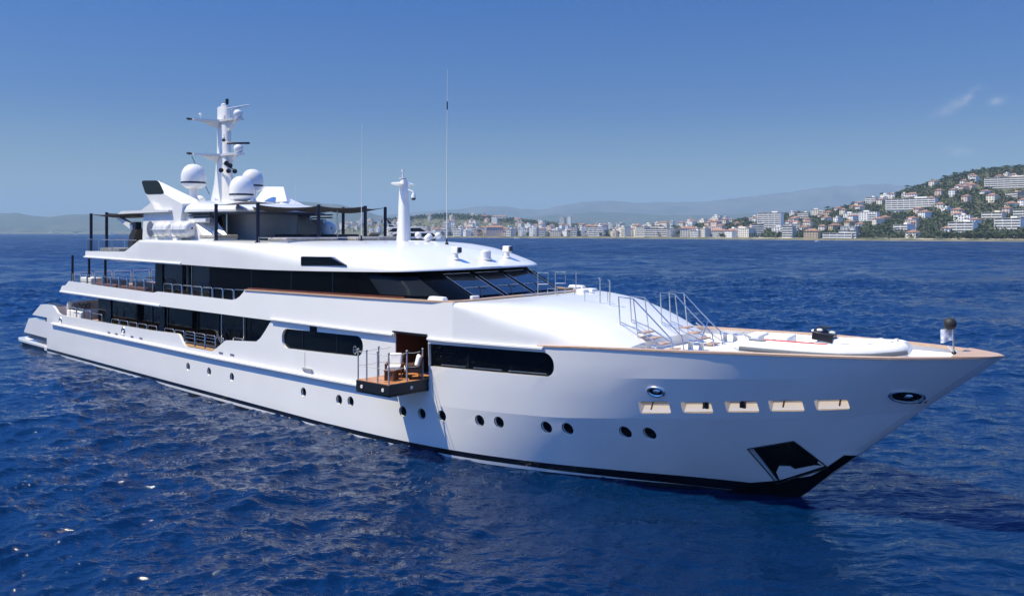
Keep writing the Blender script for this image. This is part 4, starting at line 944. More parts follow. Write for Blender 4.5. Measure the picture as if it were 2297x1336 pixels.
def pad(name, s, t, z, d, m, label, cat, group=None, yaw=0, n=None, back=None):
    r_ = onship(name, s, t, z, yaw, label, cat, group)
    MB().box((0, 0, d[2] / 2), d).build('mattress', m, r_, bevel=.06)
    MB().box((0, 0, -.06), (d[0] * .94, d[1] * .94, .11)).build('base', M['deckwhite'], r_)
    if back: MB().box(back[0], back[1], Matrix.Rotation(R(back[2]), 3, 'Y')).build('backrest', m, r_, bevel=.05)
    return r_
pad('sun_lounger', 23.4, 3.7, 8.65, (2.2, 1.3, .22), M['cushion'], 'taupe sun pad beside the foot of the silver hardtop ladder', 'sunbed')
pad('sun_lounger', 30.4, 2.6, 8.56, (1.8, 3.2, .16), M['cushion'], 'long taupe sun pad at the front edge of the sun deck', 'sunbed')
pad('sun_lounger', 30.6, -1.8, 8.56, (1.6, 3.0, .2), M['cushion'], 'taupe sun pad in front of the white pole mast', 'sunbed', back=((-.2, .4, .26), (.6, .8, .12), -35))
pad('sofa', 26.3, -1.2, 8.58, (2.2, 4.6, .30), M['rubber'], 'long black sofa in front of the grey bar cabin', 'sofa')
pad('sun_lounger', 10.8, 4.3, 7.66, (3.2, 1.2, .28), M['cushion'], 'taupe sun pad behind the glass rail at the sun deck stern', 'sunbed')
pad('sofa', 4.6, 3.7, 2.74, (2.8, 2.5, .5), M['cream'], 'curved cream sofa with striped cushions on the main deck stern', 'sofa', back=((-1.25, 0, .8), (.24, 2.5, .62), 8))
pad('sofa', 6.3, 4.35, 5.4, (2.0, .8, .34), M['cream'], 'cream bench behind the hoop rail on the upper deck stern', 'sofa')
for s_, lb in ((9.6, 'dark rattan bench behind the hoop rail, nearer the stern on the upper deck'), (14.0, 'dark rattan bench behind the hoop rail beside the black pillar')):
    pad('bench', s_, 4.3, 5.08, (3.6, .9, .36), M['teakdark'], lb, 'bench', back=((0, .42, .42), (3.6, .12, .4), 0))
tbl = onship('dining_table', 11.6, 1.0, 4.98, 0, 'dark dining table under the upper deck overhang', 'table')
MB().box((0, 0, .74), (4.6, 1.6, .06)).build('tabletop', M['teakdark'], tbl); MB().box((-1.4, 0, .36), (.3, .8, .7)).box((1.4, 0, .36), (.3, .8, .7)).build('pedestal', M['teakdark'], tbl)
stripe = noisy(mat('striped_cushion', (.4, .36, .33), .9), (.62, .58, .54), (.16, .14, .14), 6, 0, 0, (4, .2, .2))
for k in range(4):
    c_ = onship('scatter_cushion', 3.65, 4.6 - k * .34, 3.5, 0, ['striped scatter cushion nearest the rail on the stern sofa', 'striped scatter cushion second from the rail on the stern sofa', 'striped scatter cushion third from the rail on the stern sofa', 'striped scatter cushion farthest from the rail on the stern sofa'][k], 'cushion', 'scatter cushions on the stern sofa')
    c_.rotation_euler = (0, R(14), ANG); c_.name = 'scatter_cushion'
    MB().box((0, 0, 0), (.16, .30, .44)).build('cover', stripe, c_, bevel=.07)

M['strip'] = mat('grey_rubber_strip', (.10, .11, .125), .5)
# tender on the foredeck
tn = onship('inflatable_tender', 57.6, .85, 4.74, R(7), 'white rigid inflatable boat with grey rubbing strip lashed on the foredeck', 'tender')
def tube_path(y):
    return [(-2.55, y, .43), (-1.5, y, .42), (-.3, y, .42), (.8, y * .95, .44), (1.6, y * .75, .49), (2.2, y * .42, .56), (2.55, y * .12, .61)]
for sgn in (1, -1):
    pth = [Vector(p) for p in tube_path(1.02 * sgn)]
    dense = []
    for i in range(len(pth) - 1):
        for k in range(4): dense.append(pth[i].lerp(pth[i + 1], k / 4))
    dense.append(pth[-1]); k_ = len(dense)
    MB().tube(dense, [.12] + [.25] * 1 + [.28] * (k_ - 4) + [.26, .22], 14).build('buoyancy_tube', M['hypalon'], tn, 60)
    rb = [p + Vector((0, .0, -.04)) for p in dense]; out_ = []
    for i, p in enumerate(rb):
        d = (rb[min(i + 1, k_ - 1)] - rb[max(i - 1, 0)]).normalized(); nrm = Vector((-d.y, d.x, 0)) * (1 if sgn > 0 else -1); out_.append(p + nrm * .265)
    MB().tube(out_[1:-1], .075, 8).build('rubbing_strip', M['strip'], tn)
    lines_ = []
    for i in range(2, k_ - 3): lines_.append(dense[i] + Vector((0, -.03 * sgn * 0, .265)) + Vector((0, 0, .05 * math.sin(i * 1.6))))
    MB().tube(lines_, .014, 5).build('grab_line', M['rope'], tn)
MB().loft([[(x, -w, z + .3), (x, -w * .5, z), (x, 0, z - .1), (x, w * .5, z), (x, w, z + .3)] for x, w, z in ((-2.4, .85, .22), (-.5, .85, .22), (1.0, .7, .26), (2.0, .35, .36), (2.4, .06, .5))], False).build('keel_hull', M['hypalon'], tn, 60)
MB().box((-.2, 0, .3), (4.0, 1.5, .06)).build('floor', M['deckwhite'], tn)
MB().loft([[(x, -.42, z), (x, .42, z), (x, .36, z2), (x, -.36, z2)] for x, z, z2 in ((-.2, .3, .62), (.4, .3, .80), (1.0, .3, .78), (1.5, .3, .58))], True, True).build('console', M['hypalon'], tn, 30)
MB().box((-1.3, 0, .55), (.8, 1.1, .45)).build('bench', M['hypalon'], tn, bevel=.06)
MB().box((-2.1, .0, .62), (.5, 1.2, .3)).build('stern_box', M['hypalon'], tn, bevel=.06)
eng = MB().box((.15, -.1, .84), (.66, .6, .26), Matrix.Rotation(R(8), 3, 'Y')); eng.ball((.0, .05, .98), .2, 8, (1.2, 1, .7)); eng.tube([(-.3, .2, .8), (-.1, .25, 1.12), (.3, .2, 1.1)], .035, 6); eng.build('engine_cover', M['darksteel'], tn, bevel=.03)
for x, y, z in ((.42, -.2, .99), (-.22, .1, .98), (.05, -.3, 1.06)): MB().ball((x, y, z), .075, 8, (1.3, 1, .7)).build('fitting', M['cream'], tn)
MB().box((-.55, -1.02 * 1 + .02, .70), (2.0, .12, .035)).build('red_cover', M['red'], tn)
MB().box((-1.75, -1.08, .695), (.55, .2, .03)).build('anti_slip_patch', M['grey'], tn)
MB().tube([(2.35, -.45, .15), (2.35, -.35, .75), (2.3, 0, .9), (2.35, .35, .75), (2.35, .45, .15)], .022, 5).build('lashing', M['rope'], tn)
MB().tube([(-2.3, -1.2, .5), (-2.5, -.9, .75), (-2.35, -.6, .85), (-2.1, -.7, .72), (-2.25, -.95, .8)], .02, 5).build('painter', M['rope'], tn)

# bow staff, black ball and burgee
js = MB().tube([P(61.37, 0, 5.2), P(61.33, 0, 6.42)], .028, 8).tube([P(61.37, 0, 5.3), P(61.2, 0, 5.5)], .025, 5).build('jackstaff', M['steel'], Y)
MB().lathe([(.07, 0), (.07, .05), (.03, .1), (0, .1)], P(61.37, 0, 5.26), 12).build('foot', M['darksteel'], js)
bb = onship('anchor_ball', 61.27, .05, 6.19, 0, 'black round day shape hanging at the top of the bow staff', 'anchor ball')
a_ = MB().ball((0, 0, 0), .19, 12).build('ball', M['rubber'], bb)
fl = onship('burgee_flag', 61.33, 0, 6.05, 0, 'pale patterned flag fluttering below the black ball on the bow staff', 'flag')
g = []
for i in range(9):
    x = -i * .04; g.append([(x, .05 * math.sin(i * .9) - i * .012, .05 - .42 * k / 6 - .015 * i + .01 * math.sin(i + k)) for k in range(7)])
flagm = noisy(mat('flag_cloth', (.7, .72, .78), .9), (.74, .76, .8), (.32, .36, .48), 9, 2)
MB().loft(g, False).build('cloth', flagm, fl, 60)
fs = onship('courtesy_flag', 16.02, 1.0, 12.95, 0, 'small red and white flag on the mast halyard', 'flag')
MB().loft([[(0, -.02 * i, -.05 - .02 * i), (0.0, -.02 * i + .02, -.3 - .02 * i), (0, -.02 * i, -.5 - .02 * i)] if 0 else [(-.06 * i, .02 * math.sin(i), -.03 * i), (-.06 * i, .02 * math.sin(i), -.03 * i - .22), (-.06 * i, .02 * math.sin(i), -.03 * i - .42)] for i in range(6)], False).build('cloth', M['red'], fs, 60)
es = MB().tube([P(3.4, -2.9, 5.0), P(2.6, -2.9, 7.2)], .03, 6).build('ensign_staff', M['darksteel'], Y)
ef = onship('ensign_flag', 2.75, -2.9, 6.75, 0, 'furled pale ensign hanging at the upper deck stern', 'flag')
MB().loft([[(-.1 - .05 * math.sin(k), .05 * math.sin(2 * k), -.12 * k), (.0, .04, -.12 * k), (-.16, -.03, -.12 * k - .02)] for k in range(8)], False).build('cloth', M['cream'], ef, 60)

# ================================================================ SEA
def ocean_tile(n, L, wind, lam_min, lam_max, rms, seed, spread=2.0):
    g = np.random.default_rng(seed); k1_ = np.fft.fftfreq(n, 1 / n) * 2 * np.pi / L
    kx, ky = np.meshgrid(k1_, k1_); k = np.hypot(kx, ky); k[0, 0] = 1
    c = (kx * wind[0] + ky * wind[1]) / k
    S = k ** -3.7 * (np.abs(c) ** spread * .9 + .1)
    lam = 2 * np.pi / k; S *= 1 / (1 + (lam / lam_max) ** 6); S *= 1 / (1 + (lam_min / lam) ** 6); S[0, 0] = 0
    amp = np.sqrt(S) * (g.normal(size=(n, n)) + 1j * g.normal(size=(n, n)))
    h = np.fft.ifft2(amp).real; sc = rms / h.std(); dx = np.fft.ifft2(amp * 1j * kx / k).real * sc; dy = np.fft.ifft2(amp * 1j * ky / k).real * sc
    return h * sc, dx, dy
def sample(tile, L, x, y):
    n = tile[0].shape[0]; u = (x / L * n) % n; v = (y / L * n) % n; i = u.astype(int) % n; j = v.astype(int) % n; fu = u - np.floor(u); fv = v - np.floor(v); i1 = (i + 1) % n; j1 = (j + 1) % n
    return [a[j, i] * (1 - fu) * (1 - fv) + a[j, i1] * fu * (1 - fv) + a[j1, i] * (1 - fu) * fv + a[j1, i1] * fu * fv for a in tile]
wd = np.array([.42, -.91])
T1 = ocean_tile(512, 183.0, wd, 2.0, 24, .205, 11, 2.0)
T2 = ocean_tile(512, 47.0, (.25, -.97), .55, 3.4, .082, 12, 1.8)
T3 = ocean_tile(512, 13.7, (.6, -.8), .12, .8, .023, 13, 1.4)
def sea_points(x, y, spacing):
    w2 = np.clip(1.6 - spacing / 1.0, 0, 1); w3 = np.clip(1.5 - spacing / .22, 0, 1); w1 = np.clip(1.5 - spacing / 7, 0, 1)
    a = sample(T1, 183.0, x, y); b = sample(T2, 47.0, x * .96 + y * .28, -x * .28 + y * .96); c = sample(T3, 13.7, x * .8 - y * .6, x * .6 + y * .8)
    gust = .75 + .5 * sample(T1, 183.0, x * .17 + 40, y * .17)[0] / .17 * .5
    gust = np.clip(gust, .35, 1.5)
    sx = (x - ORIG[0]) * UX + (y - ORIG[1]) * UY; sy = (x - ORIG[0]) * UY - (y - ORIG[1]) * UX
    dh = np.hypot(np.maximum(np.abs(sx - 27) - 28, 0), np.maximum(np.abs(sy) - 4, 0)); lee = .42 + .58 * np.clip((dh - 2) / 14, 0, 1); a = [q * lee for q in a]   # the hull calms the swell beside it
    z = a[0] * w1 + (b[0] * w2 + c[0] * w3) * gust
    return x + .6 * (a[1] * w1 + b[1] * w2), y + .6 * (a[2] * w1 + b[2] * w2), z + WATER
def grid_mesh(r, th):
    rr_, tt = np.meshgrid(r, th, indexing='ij'); sp = np.gradient(r)[:, None] * np.ones_like(tt)
    x, y, z = sea_points(rr_ * np.sin(tt), rr_ * np.cos(tt), np.maximum(sp, rr_ * (th[1] - th[0]) * .5))
    co = np.stack([x, y, z], -1).reshape(-1, 3); n, m = rr_.shape
    q = np.arange((n - 1) * (m - 1)); i = q // (m - 1); k = q % (m - 1); a = i * m + k
    return co, np.stack([a, a + m, a + m + 1, a + 1], -1)
r1 = 11.0 * np.exp(np.arange(0, 1) * 0); r = [11.0]
while r[-1] < 170: r.append(r[-1] * 1.0036)
while r[-1] < 600: r.append(r[-1] * 1.011)
while r[-1] < 14000: r.append(r[-1] * 1.05)
co, fa = grid_mesh(np.array(r), np.radians(np.arange(-40, 40.01, .062)))
rb = [2.0]
while rb[-1] < 14000: rb.append(rb[-1] * 1.06)
co2, fa2 = grid_mesh(np.array(rb), np.radians(np.arange(40, 320.1, 1.0)))
rc = np.array([.02] + rb[:31]); rc = rc[rc < 11.6]; rc = np.append(rc, 11.2)
co3, fa3 = grid_mesh(np.unique(rc), np.radians(np.arange(-40, 40.1, 1.0)))
allc = np.concatenate([co, co2, co3]); allf = np.concatenate([fa, fa2 + len(co), fa3 + len(co) + len(co2)])
me = bpy.data.meshes.new('sea'); me.vertices.add(len(allc)); me.vertices.foreach_set('co', allc.astype(np.float32).ravel())
me.loops.add(len(allf) * 4); me.loops.foreach_set('vertex_index', allf.astype(np.int32).ravel())
me.polygons.add(len(allf)); me.polygons.foreach_set('loop_start', np.arange(len(allf), dtype=np.int32) * 4); me.polygons.foreach_set('loop_total', np.full(len(allf), 4, np.int32))
me.polygons.foreach_set('use_smooth', [True] * len(allf)); me.update(calc_edges=True)
seam_ = mat('sea_water', (.004, .022, .085), .04, spec=.5, ior=1.333)
t = seam_.node_tree; g_ = N(t, 'ShaderNodeNewGeometry')
nz1 = N(t, 'ShaderNodeTexNoise'); nz1.inputs['Scale'].default_value = 3.6; nz1.inputs['Detail'].default_value = 3; nz1.inputs['Roughness'].default_value = .62
mp = N(t, 'ShaderNodeMapping'); mp.inputs['Scale'].default_value = (.7, 2.0, 1); mp.inputs['Rotation'].default_value = (0, 0, R(-25))
t.links.new(g_.outputs['Position'], mp.inputs[0]); t.links.new(mp.outputs[0], nz1.inputs['Vector'])
bp = N(t, 'ShaderNodeBump'); bp.inputs['Strength'].default_value = .6; bp.inputs['Distance'].default_value = .055
t.links.new(nz1.outputs['Fac'], bp.inputs['Height'])
nz2 = N(t, 'ShaderNodeTexNoise'); nz2.inputs['Scale'].default_value = .35; nz2.inputs['Detail'].default_value = 5
t.links.new(mp.outputs[0], nz2.inputs['Vector'])
bp2 = N(t, 'ShaderNodeBump'); bp2.inputs['Strength'].default_value = .9; bp2.inputs['Distance'].default_value = .5
t.links.new(nz2.outputs['Fac'], bp2.inputs['Height']); t.links.new(bp.outputs[0], bp2.inputs['Normal']); t.links.new(bp2.outputs[0], bsdf(seam_).inputs['Normal'])
nz3 = N(t, 'ShaderNodeTexNoise'); nz3.inputs['Scale'].default_value = .012; nz3.inputs['Detail'].default_value = 3
t.links.new(g_.outputs['Position'], nz3.inputs['Vector'])
cr_ = ramp(t, [(.35, (.0003, .0115, .048)), (.65, (.0005, .0165, .067))]); t.links.new(nz3.outputs['Fac'], cr_.inputs[0]); t.links.new(cr_.outputs[0], bsdf(seam_).inputs['Base Color'])
ln = N(t, 'ShaderNodeVectorMath', operation='LENGTH'); t.links.new(g_.outputs['Position'], ln.inputs[0])
mr = N(t, 'ShaderNodeMapRange'); mr.inputs['From Min'].default_value = 60; mr.inputs['From Max'].default_value = 380; mr.inputs['To Min'].default_value = .04; mr.inputs['To Max'].default_value = .42
t.links.new(ln.outputs['Value'], mr.inputs['Value'])
gm = N(t, 'ShaderNodeMapping'); gm.inputs['Scale'].default_value = (.035, .11, .1); gm.inputs['Rotation'].default_value = (0, 0, R(-14)); t.links.new(g_.outputs['Position'], gm.inputs[0])
gz = N(t, 'ShaderNodeTexNoise'); gz.inputs['Scale'].default_value = 1.0; gz.inputs['Detail'].default_value = 5; gz.inputs['Roughness'].default_value = .65; t.links.new(gm.outputs[0], gz.inputs['Vector'])
gr_ = N(t, 'ShaderNodeMapRange'); gr_.inputs['From Min'].default_value = .38; gr_.inputs['From Max'].default_value = .62; gr_.inputs['To Min'].default_value = .45; gr_.inputs['To Max'].default_value = 1.35; t.links.new(gz.outputs['Fac'], gr_.inputs['Value'])
gmul = N(t, 'ShaderNodeMath', operation='MULTIPLY'); t.links.new(mr.outputs[0], gmul.inputs[0]); t.links.new(gr_.outputs[0], gmul.inputs[1]); t.links.new(gmul.outputs[0], bsdf(seam_).inputs['Roughness'])   # wind-ruffled open water away from the ship's lee
mr2 = N(t, 'ShaderNodeMapRange'); mr2.inputs['From Min'].default_value = 90; mr2.inputs['From Max'].default_value = 600; mr2.inputs['To Min'].default_value = .5; mr2.inputs['To Max'].default_value = .30
t.links.new(ln.outputs['Value'], mr2.inputs['Value']); t.links.new(mr2.outputs[0], bsdf(seam_).inputs['Specular IOR Level'])
me.materials.append(seam_); sea = bpy.data.objects.new('sea', me); COL.objects.link(sea); tag(sea, 'deep blue rippled sea around the yacht', None, None, 'structure')
# little foam flecks stay out: the sea is open and almost unbroken

# ================================================================ COAST
def ray(px, d): return ((px - PCX) / FPX * d, d)
def zat(py, d): return CAM_H - (py - HOR) * d / FPX
CXS = [-600, 0, 250, 600, 900, 1100, 1400, 1700, 2000, 2297, 2900]
CDS = [5600, 5200, 4200, 2300, 1500, 1360, 1220, 1030, 880, 800, 720]
def coast(px): return float(np.interp(px, CXS, CDS))
HX = [1380, 1480, 1560, 1640, 1700, 1760, 1830, 1900, 1960, 2000, 2050, 2100, 2150, 2200, 2297, 2500, 2900]
HY = [521, 513, 507, 500, 491, 486, 481, 466, 453, 441, 424, 410, 396, 384, 376, 366, 360]
def hill_crest(px): return float(np.interp(px, HX, HY)), coast(px) + 420 + .1 * max(0, px - 1700)
MX = [760, 860, 930, 1000, 1080, 1150, 1220, 1300, 1400]; MY = [512, 499, 492, 486, 487, 496, 503, 510, 518]
def land_z(px, d):
    c = coast(px); w = d - c
    if w < 0: return -2.0 + max(-3, w * .1)
    base = 1.0 + min(w, 14) * .08 + .021 * w * min(1, .35 + .0009 * max(0, 1700 - px)) * (1 if px > 500 else .3)
    base = min(base, 40)
    hy, hd = hill_crest(px); hz = zat(hy, hd)
    u = min(1, w / (hd - c)); hill = hz * (u ** 1.15) * (1 if w <= hd - c else 1)
    z = max(base, hill) if px > 1380 else base
    if 760 < px < 1420:
        md = 2600.0; mz = zat(float(np.interp(px, MX, MY)), md); q = max(0, 1 - abs(d - md) / 900.0); z = max(z, mz * (q * q * (3 - 2 * q)))
    return z + (2.5 * pnoise(Vector((px * .02, d * .01, 3.3))) * min(1, w / 60))
def shelf(name, pxs, fr, zf_, m, label=None):
    mb = MB(); rows = []
    for px in pxs:
        rows.append([(*ray(px, coast(px) + w), zf_(px, coast(px) + w)) for w in fr])
    mb.loft(rows, False); o = mb.build(name, m, None, 60, fix=False); tag(o, label, None, None, 'structure'); return o
M['earth'] = noisy(mat('scrub_ground', (.10, .11, .05), .95), (.06, .075, .03), (.16, .14, .085), .05, 6)
M['sand'] = noisy(mat('beach_sand', (.5, .43, .33), .9), (.44, .37, .28), (.58, .5, .4), .08, 3)
fr = [-6, 0, 6, 14, 25, 40, 60, 80, 105, 130, 160, 190, 220, 255, 290, 330, 370, 420, 480, 560, 680, 850, 1050, 1300, 1600, 2000, 2600]
shelf('land', list(np.arange(-200, 2760, 20)), fr, land_z, M['earth'], 'coastal land rising from the shore to the hills')
shelf('beach', list(np.arange(300, 2760, 20)), [-4, 0, 5, 11, 13], lambda px, d: max(-1.2, -.15 + (d - coast(px)) * .16 + .35), M['sand'], 'pale sandy strip along the far shore')

def range_mesh(name, xs, ys, d, depth, m, label, rough=1.0, step=8):
    rows = []
    for px in np.arange(min(xs), max(xs) + 1, step):
        y = float(np.interp(px, xs, ys)); zt = zat(y, d) + 5 * rough
        row = []
        for k in range(-9, 7):
            u = k / 9 if k < 0 else k / 6
            q = 1 - abs(u) ** 1.35; dd = d + u * depth
            nzv = fractal(Vector((px * .012, u * 2.2, d * .001)), .9, 2.1, 5)
            z = max(-3, zt * q + zt * .13 * nzv * (1 - q * .75) * rough + (zt * .025 * pnoise(Vector((px * .05, 7, d)))))
            row.append((*ray(px, dd), z))
        rows.append(row)
    return tag(MB().loft(rows, False).build(name, m, None, 60, fix=False), label, None, None, 'structure')
M['hillgreen'] = noisy(mat('far_hill', (.07, .09, .04), .95), (.035, .055, .025), (.085, .085, .05), .006, 7)
M['rock'] = noisy(mat('far_mountain', (.16, .15, .12), .95), (.07, .08, .07), (.12, .118, .10), .0025, 7)
range_mesh('hills', [-500, -200, 0, 40, 70, 110, 150, 200, 260, 330, 420, 520, 600, 660, 700, 760, 800, 860, 920, 1000, 1080], [485, 482, 479, 478, 485, 488, 482, 481, 484, 487, 480, 470, 460, 453, 454, 459, 470, 487, 499, 509, 521], 7600, 1500, M['hillgreen'], 'blue hazy wooded hills beyond the bay on the left')
range_mesh('hills', [860, 960, 1050, 1150, 1250, 1330, 1420, 1500, 1600, 1700, 1800, 2000, 2300], [515, 503, 497, 492, 482, 476, 479, 484, 482, 478, 474, 470, 470], 8600, 1500, M['hillgreen'], 'hazy low hills behind the town')
range_mesh('mountains', [640, 760, 880, 960, 1030, 1060, 1090, 1130, 1160, 1210, 1260, 1300, 1350, 1390, 1430, 1480, 1520, 1570, 1620, 1680, 1730, 1780, 1830, 1870, 1920, 1980, 2040, 2100, 2300, 2700], [500, 492, 481, 474, 469, 465, 463, 464, 468, 471, 462, 454, 451, 453, 456, 453, 455, 453, 449, 441, 436, 429, 422, 418, 417, 414, 418, 422, 425, 430], 11000, 1700, M['rock'], 'pale blue mountain range on the horizon', .8)

# ---------------------------------------------------------------- buildings
WALLS = {'white': (.88, .86, .82), 'cream': (.84, .77, .65), 'pink': (.72, .54, .46), 'beige': (.72, .64, .54), 'grey': (.5, .5, .5), 'ochre': (.52, .41, .27)}
for k, c in WALLS.items(): M['w_' + k] = noisy(mat(k + '_render', c, .85), tuple(v * .9 for v in c), c, .25, 3)
M['tile'] = noisy(mat('terracotta', (.30, .16, .11), .85), (.24, .125, .085), (.36, .20, .14), .5, 3)
M['flat'] = mat('flat_roof', (.42, .40, .37), .9)
M['winglass'] = mat('window_glass', (.14, .15, .165), .3)
def house(name, w, dp, fl, wall, roof, style):
    """one building facing -Y, origin at its foot: 0 wall, 1 window, 2 roof, 3 slab"""
    m = MB(); fh = 3.0; H = fl * fh
    m.box((0, 0, H / 2 - 2), (w, dp, H + 4), mi=0)
    if style == 'slab':                                  # continuous balconies
        for k in range(fl):
            z = k * fh
            m.box((0, -dp / 2 - .05, z + 2.05), (w * .96, .12, 1.0), mi=1)
            m.box((0, -dp / 2 - .75, z + .15), (w, 1.5, .3), mi=3); m.box((0, -dp / 2 - 1.42, z + .65), (w, .12, .8), mi=3)
        nb = max(2, int(w / 8))
        for k in range(nb + 1): m.box((-w / 2 + w * k / nb, -dp / 2 - .7, H / 2), (.3, 1.3, H), mi=0)
        m.box((0, -.5, H + .2), (w + .8, dp + 2, .4), mi=2)
        m.box((w * .2, 0, H + 1.2), (w * .25, dp * .5, 2), mi=0)
    else:
        nb = max(2, int(w / 3.2))
        for k in range(fl):
            for i in range(nb):
                x = -w / 2 + w * (i + .5) / nb
                m.box((x, -dp / 2 - .03, k * fh + 1.6), (w / nb * .46, .1, 1.5), mi=1)
            if style == 'block' and k: 
                m.box((w * .2, -dp / 2 - .6, k * fh + .15), (w * .42, 1.2, .25), mi=3); m.box((w * .2, -dp / 2 - 1.15, k * fh + .6), (w * .42, .08, .8), mi=3)
        if roof == 'tile':
            e = .7; hw, hd = w / 2 + e, dp / 2 + e; rh = min(w, dp) * .2 + .6; rl_ = max(0, w / 2 - dp / 2)
            vs = [(-hw, -hd, H), (hw, -hd, H), (hw, hd, H), (-hw, hd, H), (-rl_ - .1, 0, H + rh), (rl_ + .1, 0, H + rh)]
            m.add(vs, [(0, 1, 5, 4), (2, 3, 4, 5), (1, 2, 5), (3, 0, 4), (3, 2, 1, 0)], 2)
            m.box((w * .22, .6, H + rh * .7), (.8, .8, 1.6), mi=0)
        else:
            m.box((0, 0, H + .25), (w + .5, dp + .5, .5), mi=2); m.box((-w * .15, .5, H + 1.3), (w * .3, dp * .4, 2.0), mi=0)
    return m.mesh(name, [M['w_' + wall], M['winglass'], M['tile'] if roof == 'tile' else M['flat'], M['w_white'] if style == 'slab' else M['w_' + wall]], 30, fix=False)
PLACED = []; BLD = []
def place(px, w_shore, mesh, name, attrs, yaw=0, zadd=0):
    d = coast(px) + w_shore; x, y = ray(px, d); o = bpy.data.objects.new(name, mesh); COL.objects.link(o)
    o.location = (x, y, land_z(px, d) + zadd); o.rotation_euler = (0, 0, math.atan2(-x, y) * 1.0 + yaw); BLD.append((o, px, attrs)); PLACED.append((x, y, attrs['r'])); return o
def free(px, w, r_):
    d = coast(px) + w; x, y = ray(px, d); return all((x - a) ** 2 + (y - b) ** 2 > (r_ + c) ** 2 for a, b, c in PLACED)
# landmark blocks
def big(px, w, wd_, dp, fl, wall, style, label, yaw=-.35, roof='flat'):
    o = place(px, w, house('apartment_block', wd_, dp, fl, wall, roof, style), 'apartment_block', dict(r=wd_ * .5, fixed=label), yaw); tag(o, label, 'apartment block'); return o
big(1729, 150, 34, 14, 9, 'white', 'slab', 'tall white balconied apartment slab standing alone on the low hill in mid town')
big(2045, 255, 66, 12, 5, 'white', 'slab', 'very long white terraced apartment block across the middle of the right hillside')
big(2262, 330, 58, 14, 5, 'cream', 'slab', 'long cream stepped apartment block high on the right hillside at the frame edge', -.1)
big(1950, 185, 24, 12, 5, 'white', 'block', 'square white five-storey block below the very long terraced block')
big(1905, 18, 20, 10, 3, 'grey', 'slab', 'small grey-blue balconied block close to the shore under the right hill')
big(1905, 60, 18, 10, 4, 'grey', 'block', 'plain grey block one row behind the shore under the right hill')
big(1882, 12, 34, 10, 2, 'white', 'slab', 'low white two-storey beach building with long balconies')
big(1822, 8, 17, 12, 3, 'ochre', 'villa', 'ochre three-storey villa with a tiled roof on the beach front', -.3, 'tile')
big(1770, 22, 13, 11, 5, 'grey', 'slab', 'narrow grey five-storey block on the beach front')
big(1698, 40, 16, 12, 6, 'beige', 'slab', 'beige six-storey block just below the tall white slab', .1)
big(2265, 70, 26, 12, 4, 'white', 'slab', 'white four-storey balconied block near the shore at the right frame edge')
big(2160, 60, 26, 12, 4, 'white', 'slab', 'white four-storey balconied block above the shore trees on the right')
big(2230, 130, 22, 12, 3, 'cream', 'slab', 'cream three-storey balconied block among trees low on the right hillside')
big(2300, 120, 20, 12, 4, 'grey', 'slab', 'dark grey block cut by the right frame edge')
big(1262, 700, 13, 12, 10, 'grey', 'villa', 'dark slim tower block rising above the town roofs')
big(1278, 680, 8, 9, 11, 'white', 'villa', 'slim white tower next to the dark tower block in the town')
big(1110, 22, 30, 14, 5, 'pink', 'villa', 'pink five-storey hotel on the waterfront right of the tall whip antenna', 0, 'tile')
big(1340, 25, 26, 14, 5, 'white', 'slab', 'wide white five-storey hotel on the waterfront in mid town')
big(1475, 25, 36, 14, 4, 'beige', 'slab', 'very wide beige four-storey residence on the waterfront in mid town')
big(1545, 25, 24, 14, 4, 'cream', 'block', 'cream residence with tiled roof on the waterfront right of the very wide beige one', 0, 'tile')
kinds = [('villa', 'tile'), ('villa', 'tile'), ('block', 'flat'), ('slab', 'flat'), ('villa', 'flat')]
cache = {}
def generic(px, w, zone):
    if zone == 'hill': st, rf = random.choice(kinds[:2] * 3 + kinds); fl = random.choice((2, 2, 3, 3)) if st == 'villa' else random.choice((3, 3, 4)); wd_ = random.choice((8, 9, 11)) if st == 'villa' else random.choice((13, 16, 22)); wall = random.choice(('white', 'white', 'cream', 'cream', 'pink', 'ochre'))
    elif zone == 'front': st, rf = random.choice(kinds[1:]); fl = random.choice((3, 4, 4, 5)); wd_ = random.choice((10, 13, 17, 23)); wall = random.choice(('white', 'cream', 'beige', 'pink', 'white', 'grey'))
    elif zone == 'far': st, rf = random.choice(kinds[:3]); fl = random.choice((2, 3, 4)); wd_ = random.choice((18, 26, 40)); wall = random.choice(('white', 'white', 'cream'))
    else: st, rf = random.choice(kinds); fl = random.choice((3, 4, 5, 6)); wd_ = random.choice((9, 12, 16)); wall = random.choice(('white', 'cream', 'beige', 'pink', 'white', 'cream'))
    r_ = wd_ * .5
    if not free(px, w, r_ * (.85 if zone != 'hill' else 1.0)): return False
    key = (wd_, fl, wall, rf, st)
    nm = 'villa' if st == 'villa' and fl <= 3 else 'apartment_block'
    if key not in cache: cache[key] = house(nm, wd_, random.choice((10, 12)), fl, wall, rf, st)
    place(px, w, cache[key], nm, dict(r=r_, wd=wd_, fl=fl, wall=wall, rf=rf, st=st, zone=zone, nm=nm), random.uniform(-1.0, -.15)); return True
def fill(n, x0, x1, w0, w1, zone, pw=1.0):
    c = 0
    for _ in range(n * 6):
        if c >= n: break
        if generic(random.uniform(x0, x1), w0 + (w1 - w0) * random.random() ** pw, zone): c += 1
fill(72, 870, 1690, 16, 60, 'front')
fill(125, 640, 1660, 70, 900, 'town', .8)
fill(104, 1590, 2320, 14, 430, 'hill', .8)
fill(12, 880, 1330, 1000, 1300, 'far')
fill(9, 20, 560, 10, 120, 'far')
ORD = ['first', 'second', 'third', 'fourth', 'fifth', 'sixth', 'seventh', 'eighth', 'ninth', 'tenth', 'eleventh', 'twelfth', 'thirteenth', 'fourteenth', 'fifteenth']
